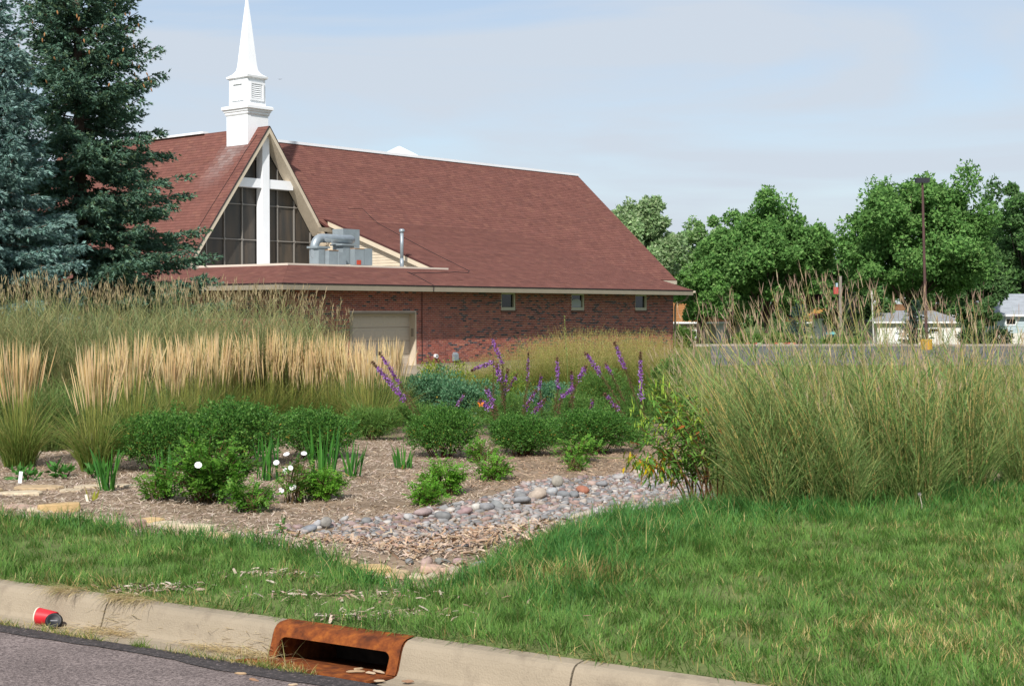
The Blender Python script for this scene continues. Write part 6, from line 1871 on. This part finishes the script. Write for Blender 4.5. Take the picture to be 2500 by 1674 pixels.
    for i in range(40):
        c = np.array(STONE_COLS[i % 12]) * R.uniform(.85, 1.15); var.append(mesh_np('stone', shapes[i % 14], [IF_], M_STONE, c, smooth=True))
    V = []; Fs = []; C = []; k = 0
    for q, i in enumerate(order):
        x, y, r, b, c = pts[i]; z = zs[i] + r * (.16 if not b else .42); rz = R.uniform(0, 6.28); tx, ty = R.gauss(0, .22), R.gauss(0, .22)
        if q < 300:
            me = mesh_np('stone', shapes[q % 14], [IF_], M_STONE, np.array(c) * .74, smooth=True) if b else var[R.randrange(40)]
            s = 2.0 * r
            up = isinstance(b, str) and 'upright' in b
            o = link('stone', me, root, (x - off[0], y - off[1], z - off[2] + (.03 if up else 0)), Euler((tx + (1.2 if up else 0), ty + (.3 if up else 0), rz if not up else .4)), (s, s, s * (1.15 if b else 1)))
            if isinstance(b, str): o['label'] = b
        else:
            M3 = np.array(Euler((tx, ty, rz)).to_matrix())
            small = r < .027; sh = shapes[R.randrange(14)]; sh = sh[:12] * 1.08 if small else sh
            V.append(sh * 2 * r @ M3.T + np.array([x, y, z]) - off); Fs.append((IF0 if small else IF_) + k); k += len(sh)
            cc = np.array(STONE_COLS[R.randrange(12)]) * R.uniform(.85, 1.18); C.append(np.tile(cc, (len(sh), 1)))
    o = link('pebbles', mesh_np('pebbles', np.vstack(V), [np.vstack(Fs)], M_STONE, np.vstack(C), smooth=True), root); tag(o, kind='stuff')
    return P
STONE_POLY = stones()

# ------------------------------------------------------------------ flagstones
def flagstones():
    R = random.Random(31)
    root = empty('flagstone_edging', G(300, 1270)); tag(root, kind='structure'); off = Vector(root.location)
    tan = (.42, .31, .19); pale = (.46, .38, .27); pink = (.39, .27, .21); gold = (.46, .32, .16)
    L_ = [(92, 1193, .50, .26, tan, .03, .05), (42, 1207, .48, .30, pale, .03, -.05), (222, 1189, .36, .20, pale, .02, 0), (300, 1187, .28, .15, pale, .02, 0.1), (172, 1199, .24, .14, pale, .02, .1), (55, 1240, .40, .18, pink, .02, -.3), (100, 1247, .30, .12, pale, .02, -.2),
          (148, 1246, .38, .21, gold, .065, .15), (212, 1266, .34, .14, tan, .02, -.3), (255, 1273, .26, .14, pink, .02, -.2), (305, 1281, .28, .19, pink, .035, -.3), (368, 1281, .26, .21, gold, .05, -.5), (408, 1290, .22, .17, pale, .045, -.4), (478, 1300, .28, .16, pale, .055, -.3), (528, 1312, .22, .11, tan, .03, -.2),
          (885, 1388, .34, .16, gold, .02, -.35), (945, 1402, .28, .15, tan, .025, -.3), (1010, 1412, .24, .12, pale, .025, -.1), (1075, 1392, .24, .15, pink, .03, .2), (1110, 1420, .22, .10, pale, .02, .2), (830, 1372, .22, .10, tan, .02, -.4), (-60, 1200, .5, .3, tan, .03, 0), (-80, 1240, .5, .25, pale, .03, -.2)]
    for (px, py, l, w, c, t, rz) in L_:
        p = G(px, py); n = R.randint(9, 13); pts = []
        for k in range(n):
            a = 2 * PI * k / n + R.uniform(-.14, .14); rr = R.uniform(.84, 1.10)
            e = (abs(math.cos(a)) ** 3 + abs(math.sin(a)) ** 3) ** (-1 / 3)
            pts.append((l / 2 * rr * math.cos(a) * e, w / 2 * rr * math.sin(a) * e))
        t0 = -.05; m = MB()
        ins = [(x * .955, y * .93) for x, y in pts]
        jt = [R.uniform(-.005, .005) for _ in pts]
        loops = [[(x * 1.01, y * 1.01, t0) for x, y in pts], [(x * 1.02, y * 1.02, t * .45 + j) for (x, y), j in zip(pts, jt)], [(x, y, t - .008 + j) for (x, y), j in zip(pts, jt)], [(x, y, t + j * .5) for (x, y), j in zip(ins, jt)]]
        cc = np.array(c) * R.uniform(.9, 1.08)
        m.rings(loops, tuple(cc)); o = m.build('flagstone', M_SLAB, root, colors=True)
        o.location = p - off; o.rotation_euler = (R.gauss(0, .03), R.gauss(0, .03), rz)
flagstones()

# ------------------------------------------------------------------ wood chips
def chips(name, xy, size, cols, lift=(.002, .02), tilt=.35, thick=.16, wid=(.10, .22), bent=True):
    global rng
    n = len(xy); z = gz(xy[:, 0], xy[:, 1])
    L_ = rng.uniform(*size, n); W_ = L_ * rng.uniform(*wid, n); a = rng.uniform(0, 2 * PI, n)
    d = np.stack([np.cos(a), np.sin(a), rng.normal(0, tilt, n)], -1); d = unit(d); nn = unit(np.stack([rng.normal(0, .45, n), rng.normal(0, .45, n), np.ones(n)], -1))
    s = unit(np.cross(d, nn)); nn = np.cross(s, d)
    c = np.c_[xy, z + rng.uniform(*lift, n)]
    T_ = np.minimum(W_ * thick, .004) + .001
    j = rng.uniform(.5, 1.1, (n, 4, 1))
    e0 = c - d * (L_ / 2)[:, None]; e1 = c + d * (L_ / 2)[:, None]; mid = c + nn * (L_ * rng.uniform(-.04, .06, n))[:, None]
    w = (s * (W_ / 2)[:, None]); t = nn * T_[:, None]
    V = np.stack([e0 - w * j[:, 0], e0 + w * j[:, 1], mid + w + t, mid - w + t, e1 + w * j[:, 2], e1 - w * j[:, 3]], 1).reshape(-1, 3)
    i = np.arange(n)[:, None] * 6
    Q = np.concatenate([i + np.array([[0, 1, 2, 3]]), i + np.array([[3, 2, 4, 5]])], 0)
    if not bent: Q = i + np.array([[0, 1, 4, 5]])
    col = np.repeat(pick(cols, n, .12) * .98, 6, 0)
    o = link(name, mesh_np(name, V, [Q], M_CHIP, col)); tag(o, kind='stuff')
    return o
def mulch():
    global rng
    rng = np.random.default_rng(55)
    n = 118000
    x = rng.uniform(-6.5, 4.6, n); y = rng.uniform(8.0, 20.5, n)
    vis = np.abs(x) < y * .37 + .5
    x, y = x[vis], y[vis]
    ins = in_poly(x, y, BED) & (dist_line(x, y, EDGE) > .03)
    st = in_poly(x, y, STONE_POLY)
    keep = ins & (~st | (rng.random(len(x)) < .10)) & (rng.random(len(x)) < np.clip(14.5 / y, 0, 1) ** 1.2)
    xy = np.stack([x, y], -1)[keep]
    br = vnoise(xy[:, 0], xy[:, 1], 1.1, 40)
    grey = [(.42, .345, .28), (.37, .30, .24), (.48, .40, .33), (.31, .245, .19), (.43, .335, .25)]
    brown = [(.35, .245, .165), (.29, .20, .13), (.41, .295, .20), (.25, .165, .11), (.44, .325, .22)]
    right = np.clip((xy[:, 0] + .6) / 1.2, 0, 1)
    sel = (br * .6 + right * .6 + rng.normal(0, .12, len(xy))) > .55
    chips('wood_mulch', xy[~sel], (.018, .062), grey, bent=False); chips('brown_wood_mulch', xy[sel], (.018, .060), brown, bent=False)
    # loose heap of bigger chips washed down to the inlet end of the stones
    pile = []
    for (px, py, sx, sy, m) in [(1140, 1330, .34, .22, 900), (1230, 1305, .28, .16, 380), (1010, 1330, .40, .14, 420), (900, 1340, .34, .16, 380), (1080, 1300, .5, .12, 200), (780, 1320, .4, .10, 220), (1160, 1390, .16, .14, 130)]:
        p = G(px, py); pile.append(np.stack([rng.normal(p.x, sx, m), rng.normal(p.y, sy, m)], -1))
    xy = np.vstack(pile)
    xy = xy[in_poly(xy[:, 0], xy[:, 1], BED)]
    chips('loose_wood_chips', xy, (.028, .085), [(.42, .30, .21), (.35, .24, .16), (.48, .37, .28), (.27, .17, .105), (.33, .26, .21)], lift=(.01, .065), tilt=.35, wid=(.12, .26))
    # strays on the lawn, kerb top and gutter
    pile = []
    for (px, py, sx, sy, m) in [(345, 1442, .15, .05, 190), (665, 1405, .13, .06, 150), (850, 1460, .22, .09, 130), (960, 1505, .16, .05, 170), (830, 1512, .09, .03, 50), (700, 1455, .16, .06, 30), (1250, 1500, .5, .25, 20), (1050, 1430, .3, .12, 60), (460, 1440, .3, .05, 40)]:
        p = G(px, py); pile.append(np.stack([rng.normal(p.x, sx, m), rng.normal(p.y, sy, m)], -1))
    xy = np.vstack(pile); s_, n_ = sn(xy[:, 0], xy[:, 1]); xy = xy[n_ > .17]
    chips('stray_wood_chips', xy, (.018, .062), [(.38, .30, .24), (.31, .235, .175), (.45, .37, .31), (.25, .17, .115)], lift=(.006, .026), tilt=.3, wid=(.12, .26))
    # chips caught in the inlet mouth and on the road
    R = random.Random(6); cm = [(.36, .25, .15), (.42, .32, .22), (.27, .16, .10)]
    for i, (px, py, l, w, rz, lab) in enumerate([(868, 1640, .08, .022, .1, 'long wood chip lying on the inlet floor plate'), (876, 1634, .05, .022, .6, 'pale rounded wood chip on the inlet floor plate'), (905, 1643, .06, .02, -.5, 'leaf shaped chip at the right of the inlet mouth'), (925, 1640, .07, .026, -.7, 'curled brown chip under the right end of the inlet'),
                                         (588, 1645, .06, .018, -.2, 'pale chip on the asphalt left of the inlet'), (620, 1660, .055, .020, -.6, 'red brown leaf chip on the asphalt'), (928, 1663, .05, .028, 0, 'round brown pebble chip on the gutter right of the inlet'), (996, 1664, .05, .030, .1, 'pale chip on the gutter right of the round pebble'), (715, 1672, .04, .014, 0, 'tiny pale chip at the bottom edge of the asphalt')]):
        q = plane_hit(px, py, .012); m = MB(); k = 8
        ring = [(l / 2 * math.cos(a) * R.uniform(.85, 1.1), w / 2 * math.sin(a) * (1 - .5 * math.cos(a)) * R.uniform(.8, 1.1), .002 + .004 * R.random()) for a in np.linspace(0, 2 * PI, k + 1)[:-1]]
        m.rings([[(x, y, z - .004) for x, y, z in ring], ring, [(x * .75, y * .6, z + .0018) for x, y, z in ring]], R.choice(cm))
        o = m.build('wood_chip', M_CHIP, colors=True); o.location = (q[0], q[1], .014); o.rotation_euler = (0, 0, rz); tag(o, lab, 'wood chip', 'chips around the inlet', 'thing')
mulch()

# ------------------------------------------------------------------ lawn
def lawn():
    global rng
    rng = np.random.default_rng(66)
    n = 1250000
    x = rng.uniform(-6.6, 7.4, n); y = rng.uniform(4.6, 13.4, n)
    vis = (np.abs(x) < y * .36 + .25 + 1.0 * (rng.random(n) < .75))
    x, y = x[vis], y[vis]
    s, nn = sn(x, y)
    ins = in_poly(x, y, BED); d = dist_line(x, y, EDGE)
    dn = vnoise(x, y, .35, 70) * .6 + vnoise(x, y, .12, 71) * .4
    thin = np.clip((dn - .18) * 3.2, .25, 1)
    # worn patches: (px,row,rx,ry)
    bare = np.zeros(len(x))
    for (px, py, rx, ry) in [(345, 1442, .20, .07), (665, 1405, .16, .09), (850, 1460, .25, .10), (960, 1505, .22, .07), (1060, 1440, .22, .1)]:
        p = G(px, py); bare = np.maximum(bare, np.exp(-(((x - p.x) / rx) ** 2 + ((y - p.y) / ry) ** 2)))
    keep = (rng.random(len(x)) < .68) & (nn > .155) & (~ins | (d < .06)) & (rng.random(len(x)) < thin * (1 - .75 * bare)) & (rng.random(len(x)) < np.clip(9.0 / y, 0, 1) ** .8)
    x, y, nn, d, dn = x[keep], y[keep], nn[keep], d[keep], dn[keep]; s = s[keep]; ins = ins[keep]
    m = len(x)
    # longer, darker grass on the bank towards the bed
    bank = np.clip(1.35 - d / .85, 0, 1) * np.clip((x + .05) * 3, 0, 1)
    bank = np.maximum(bank, np.clip(1 - d / .35, 0, 1) * .7 * (x <= 0))
    tuft = vnoise(x, y, .22, 72) * .5 + vnoise(x, y, .09, 76) * .5
    L_ = (.030 + .046 * rng.random(m)) * (.5 + 1.15 * tuft) * (1 + 1.2 * bank)
    edge = np.exp(-((nn - .15) / .10) ** 2)
    L_ *= 1 + .6 * edge
    base = np.c_[x, y, gz(x, y) - .004]
    az = vnoise(x, y, .16, 75) * 4 * PI + rng.normal(0, .8, m); over = (rng.random(m) < .6 * edge); az[over] = math.atan2(-KN.y, -KN.x) + rng.normal(0, .7, over.sum())
    lean = rng.uniform(.05, .75, m) + .5 * over; curve = rng.uniform(.1, 1.1, m) + .7 * over
    P = centreline(base, az, lean, curve, L_, 2)
    g = np.array([(.098, .180, .048), (.118, .205, .058), (.145, .225, .070), (.078, .155, .042)]); dry = np.array([(.36, .29, .13), (.28, .23, .10), (.42, .35, .18)])
    deep = np.array([(.066, .165, .050), (.085, .19, .058), (.058, .142, .043)])
    big = vnoise(x, y, .9, 73) * .55 + vnoise(x, y, .3, 74) * .45
    pd = np.clip(.08 + 1.0 * (big - .50) + .30 * edge - .30 * bank, .03, .6)
    p = G(1400, 1412); pd = np.maximum(pd, .62 * np.exp(-(((x - p.x) / .35) ** 2 + ((y - p.y) / .22) ** 2)))
    p = G(1900, 1560); pd = np.maximum(pd, .20 * np.exp(-(((x - p.x) / .7) ** 2 + ((y - p.y) / .4) ** 2)))
    p = G(2300, 1470); pd = np.maximum(pd, .16 * np.exp(-(((x - p.x) / .8) ** 2 + ((y - p.y) / .4) ** 2)))
    isd = rng.random(m) < pd
    c = g[rng.integers(0, 4, m)]; bk = rng.random(m) < bank * .9; c[bk] = deep[rng.integers(0, 3, bk.sum())]
    c[isd] = dry[rng.integers(0, 3, isd.sum())]
    c = c * rng.uniform(.78, 1.22, (m, 1)) * (.80 + .42 * vnoise(x, y, .13, 77))[:, None]
    wd = np.stack([np.cos(az + PI / 2 + rng.normal(0, .6, m)), np.sin(az + PI / 2 + rng.normal(0, .6, m)), np.zeros(m)], -1) * (rng.uniform(.0028, .0050, m) * (1 + .25 * bank) / 2)[:, None]
    V = np.stack([P[:, 0] - wd, P[:, 0] + wd, P[:, 1] + wd * .85, P[:, 1] - wd * .85, P[:, 2]], 1).reshape(-1, 3)
    i5 = np.arange(m)[:, None] * 5
    o = link('lawn_grass', mesh_np('lawn_grass', V, [i5 + np.array([[0, 1, 2, 3]]), i5 + np.array([[3, 2, 4]])], M_LEAF, np.repeat(c, 5, 0))); tag(o, 'mown green lawn with dry straw coloured patches along the kerb', 'grass', kind='stuff')
    # taller wispy blades along the bank and bed edges
    k = 5200; x = rng.uniform(-5, 5.6, k * 6); y = rng.uniform(6.2, 13, k * 6); ins = in_poly(x, y, BED); d = dist_line(x, y, EDGE); s, nn = sn(x, y)
    kp = (np.where(x > 0.0, d < 1.0, d < .18)) & (~ins | (d < .15)) & (nn > .2) & (np.abs(x) < y * .36 + .2) & (rng.random(len(x)) < np.where(x > 0, 1 - d, 1)); x, y = x[kp][:k], y[kp][:k]; m = len(x)
    P = centreline(np.c_[x, y, gz(x, y)], rng.uniform(0, 6.28, m), rng.uniform(.1, .7, m), rng.uniform(.3, 1.4, m), rng.uniform(.09, .22, m), 5)
    c = pick([(.06, .155, .04), (.075, .18, .05), (.09, .18, .05), (.30, .27, .12)], m)
    V, Q, C = ribbon(P, np.array([.8, 1, .95, .75, .42, .03]), rng.uniform(.003, .0055, m), c, c * 1.1)
    o = link('long_grass', mesh_np('long_grass', V, [Q], M_LEAF, C)); tag(o, 'longer unmown grass along the edge of the garden bed', 'grass', kind='stuff')
    # weeds and straw in the gutter joint and hanging over the kerb
    segs = []
    def tufts(n, sf, nf, zf, L0, L1, cols, spread, lean=(.2, 1.0)):
        s_, n_ = sf(n), nf(n); xx, yy = kerb_xy(s_, n_)
        P = centreline(np.c_[xx, yy, zf(s_, n_)], rng.uniform(0, 6.28, n), rng.uniform(*lean, n), rng.uniform(.2, 1.2, n), rng.uniform(L0, L1, n), 4)
        c = pick(cols, n); segs.append(ribbon(P, np.array([.8, 1, .8, .5, .04]), rng.uniform(.002, .0038, n), c, c))
    gcol = [(.11, .18, .045), (.16, .20, .06), (.36, .29, .13), (.45, .37, .20)]; straw = [(.52, .42, .24), (.45, .35, .19), (.58, .49, .31)]
    prof_z = lambda s_, n_: np.interp(n_, [p[0] for p in PROFILE[1:12]], [p[1] for p in PROFILE[1:12]]) + .002
    for s0, cnt, sp in [(-1.55, 130, .06), (-1.15, 300, .16), (-.95, 140, .07), (-.62, 120, .03), (-.30, 200, .12), (.05, 140, .08), (.16, 160, .05), (.32, 170, .06), (-.12, 120, .06)]:
        tufts(cnt, lambda n, s0=s0, sp=sp: rng.normal(s0, sp, n), lambda n: rng.normal(-.19, .012, n), lambda s_, n_: np.full(len(s_), .008), .02, .07, gcol if abs(s0 + .62) > .05 else gcol[:2], .1)
    tufts(14, lambda n: rng.normal(.15, .10, n), lambda n: rng.normal(-.16, .02, n), lambda s_, n_: np.full(len(s_), .012), .08, .17, [(.42, .36, .20), (.30, .28, .12)], .1, (.05, .6))
    # straw hanging over the kerb face
    for s0, cnt, sp in [(-1.42, 260, .07), (-1.02, 300, .06), (-.88, 120, .05)]:
        n = cnt; s_ = rng.normal(s0, sp, n); nb = rng.uniform(.06, .17, n); xx, yy = kerb_xy(s_, nb); down = math.atan2(-KN.y, -KN.x)
        P = centreline(np.c_[xx, yy, .155 + rng.uniform(0, .01, n)], down + rng.normal(0, .45, n), rng.uniform(1.0, 1.5, n), rng.uniform(.3, 1.2, n), rng.uniform(.06, .15, n), 5)
        c = pick(straw + [(.30, .27, .10)], n); segs.append(ribbon(P, np.array([.8, 1, .95, .75, .42, .03]), rng.uniform(.002, .0036, n), c, c))
    # matted straw on the gutter floor and lower kerb face
    for s0, cnt, sp, nc in [(-1.0, 420, .10, -.02), (-.22, 520, .15, -.03), (-1.25, 200, .15, -.10), (-.05, 200, .05, -.03)]:
        n = cnt; s_ = rng.normal(s0, sp, n); nb = np.clip(rng.normal(nc, .03, n), -.2, .03); xx, yy = kerb_xy(s_, nb)
        P = centreline(np.c_[xx, yy, prof_z(s_, nb) + rng.uniform(.002, .012, n)], math.atan2(KT.y, KT.x) + rng.normal(0, .8, n) + PI * (rng.random(n) < .5), rng.uniform(1.35, 1.6, n), rng.uniform(-.1, .1, n), rng.uniform(.03, .09, n), 3)
        c = pick(straw, n); segs.append(ribbon(P, np.array([.8, 1, .9, .3]), rng.uniform(.002, .004, n), c, c))
    V, Q, C = merge(segs)
    o = link('gutter_weeds', mesh_np('gutter_weeds', V, [Q], M_DRY, C)); tag(o, 'weeds and dry straw in the gutter joint and over the kerb', 'weeds', kind='stuff')
lawn()

# ------------------------------------------------------------------ litter and small things
def cup():
    p = plane_hit(112, 1520, .04)
    xy = np.array(p); s0, n0 = sn(*p)
    p = kerb_xy(-1.40, -.058)
    r = empty('paper_cup', (p[0], p[1], .047)); tag(r, 'crushed red paper cup with a white rim lying in the gutter', 'cup')
    ax = (at(138, 1512, p[1]) - at(95, 1505, p[1])); ang = -.10
    red = material('red_paper', (.52, .020, .030), .45, .35, noise=(40, .1)); wh = material('cup_rim', (.72, .62, .50), .6)
    n = 24
    def ring(x, rr, zs=1.0): return [(x, rr * math.cos(t), rr * math.sin(t) * zs) for t in np.linspace(0, 2 * PI, n + 1)[:-1]]
    m = MB(); m.rings([ring(-.045, .043), ring(-.02, .0405), ring(.03, .035), ring(.055, .032), ring(.056, .029)], cap=False)
    m.add(ring(.052, .0315), [tuple(range(n))]); m.build('sleeve', red, r, smooth=True)
    m = MB(); lp = []
    for k in range(n + 1):
        t = 2 * PI * k / n; lp.append((-.046, .0435 * math.cos(t), .0435 * math.sin(t)))
    m.tube(lp, .0036, 6, cap=False); m.build('rim', wh, r, smooth=True)
    MB().rings([ring(-.0455, .0420), ring(.03, .0335), ring(.050, .030)], cap=False).build('lining', wh, r)
    r.rotation_euler = (0, .06, -.22)
    q = kerb_xy(-1.315, -.084); l = empty('cup_lid', (q[0], q[1], .043)); tag(l, 'black plastic cup lid leaning against the red cup', 'cup lid')
    bk = material('black_plastic', (.010, .011, .014), .5, .3)
    def zr(z, rr): return [(rr * math.cos(t), rr * math.sin(t), z) for t in np.linspace(0, 2 * PI, n + 1)[:-1]]
    m = MB(); m.rings([zr(-.016, .0395), zr(-.012, .041), zr(-.006, .041), zr(-.005, .0385), zr(.002, .037), zr(.006, .034)], cap=False); m.build('skirt', bk, l, smooth=True)
    m = MB(); m.rings([zr(.0055, .0345), zr(.0062, .030), zr(.003, .026), zr(.003, .001)], cap=False); m.build('top', bk, l, smooth=True)
    m = MB(); m.box(-.016, .016, -.004, .002, .0032, .0042); m.build('lettering_band', material('lid_emboss', (.16, .16, .17), .4), l)
    m = MB(); m.rings([zr(-.0165, .0395), zr(-.017, .001)], cap=False); m.build('underside', bk, l)
    l.rotation_euler = (1.0, .05, .25); l.scale = (1.06,) * 3
cup()

def small_things():
    p = G(48, 1180); r = empty('plant_marker', p, .2); tag(r, 'white plastic plant marker stake in the mulch at the left', 'plant marker')
    pm = F / p.y; h = 30 / pm
    wp = material('white_plastic', (.75, .76, .78), .4)
    m = MB(); m.rings([[(-.004, -.001, -.05), (.004, -.001, -.05), (.004, .002, -.05), (-.004, .002, -.05)], [(-.018, -.001, .01), (.018, -.001, .01), (.018, .002, .01), (-.018, .002, .01)], [(-.018, -.001, h), (.018, -.001, h), (.018, .002, h), (-.018, .002, h)]]); m.build('stake', wp, r); r.rotation_euler = (0, .12, .1)
    p = G(214, 1224); r = empty('plant_marker', p); tag(r, 'short cream plant tag bent over beside a yellowing sprout', 'plant marker')
    m = MB(); m.slab([(-.012, 0, -.03), (.012, 0, -.03), (.006, 0, .07), (-.018, 0, .07)], .002, (0, 1, 0)); m.build('tag', material('cream_plastic', (.68, .62, .52), .5), r); r.rotation_euler = (0, -.15, 0)
    place('yellow_sprout', iris(760, 7, .14, .06, [(.26, .28, .06), (.32, .30, .08)]), G(228, 1222), 0, 1, 'yellowing sprout right of the cream plant tag', 'sprout')
    # dandelion stalk on the right lawn
    p = G(2252, 1248); pm = F / p.y; r = empty('dandelion', p); tag(r, 'grey dandelion clock on a stalk before the right hand grasses', 'dandelion')
    MB().tube([(0, 0, 0), (-.005, 0, .05), (-.02, 0, .115)], [.003, .003, .0025], 5).build('stalk', material('pale_stalk', (.45, .40, .32), .7), r)
    global rng
    rng = np.random.default_rng(5); n = 90
    d = rand_dir(n); v = diamonds(np.tile(np.array([-.02, 0, .12]), (n, 1)), d, rand_dir(n), rng.uniform(.012, .018, n), rng.uniform(.003, .004, n), pick([(.42, .40, .38)], n)); link('seed_head', mesh_np('seed_head', v[0], [v[1]], M_DRY, v[2]), r)
    # weed sprig by the grey edging stones
    place('broad_leaf_weed', shrub(840, [(0, 0, .06, .03, .03, .05)], 16, (.04, .07), (.018, .026), [(.09, .21, .06)], 2, shell=.8), G(690, 1303), 0, 1, 'small weed sprig beside the left end of the stones', 'weed', 'weeds in the mulch')
    # long fallen stem before the right hand shrub
    p0 = G(1430, 1125); p1 = G(1570, 1122); o = MB().tube([p0 + Vector((0, 0, .05)), p0.lerp(p1, .5) + Vector((0, 0, .03)), p1 + Vector((0, 0, .02))], [.004, .005, .004], 5, (.25, .27, .12)).build('fallen_stem', M_DRY, colors=True)
    tag(o, 'long pale stem lying across the mulch before the rightmost round shrub', 'stem')
small_things()
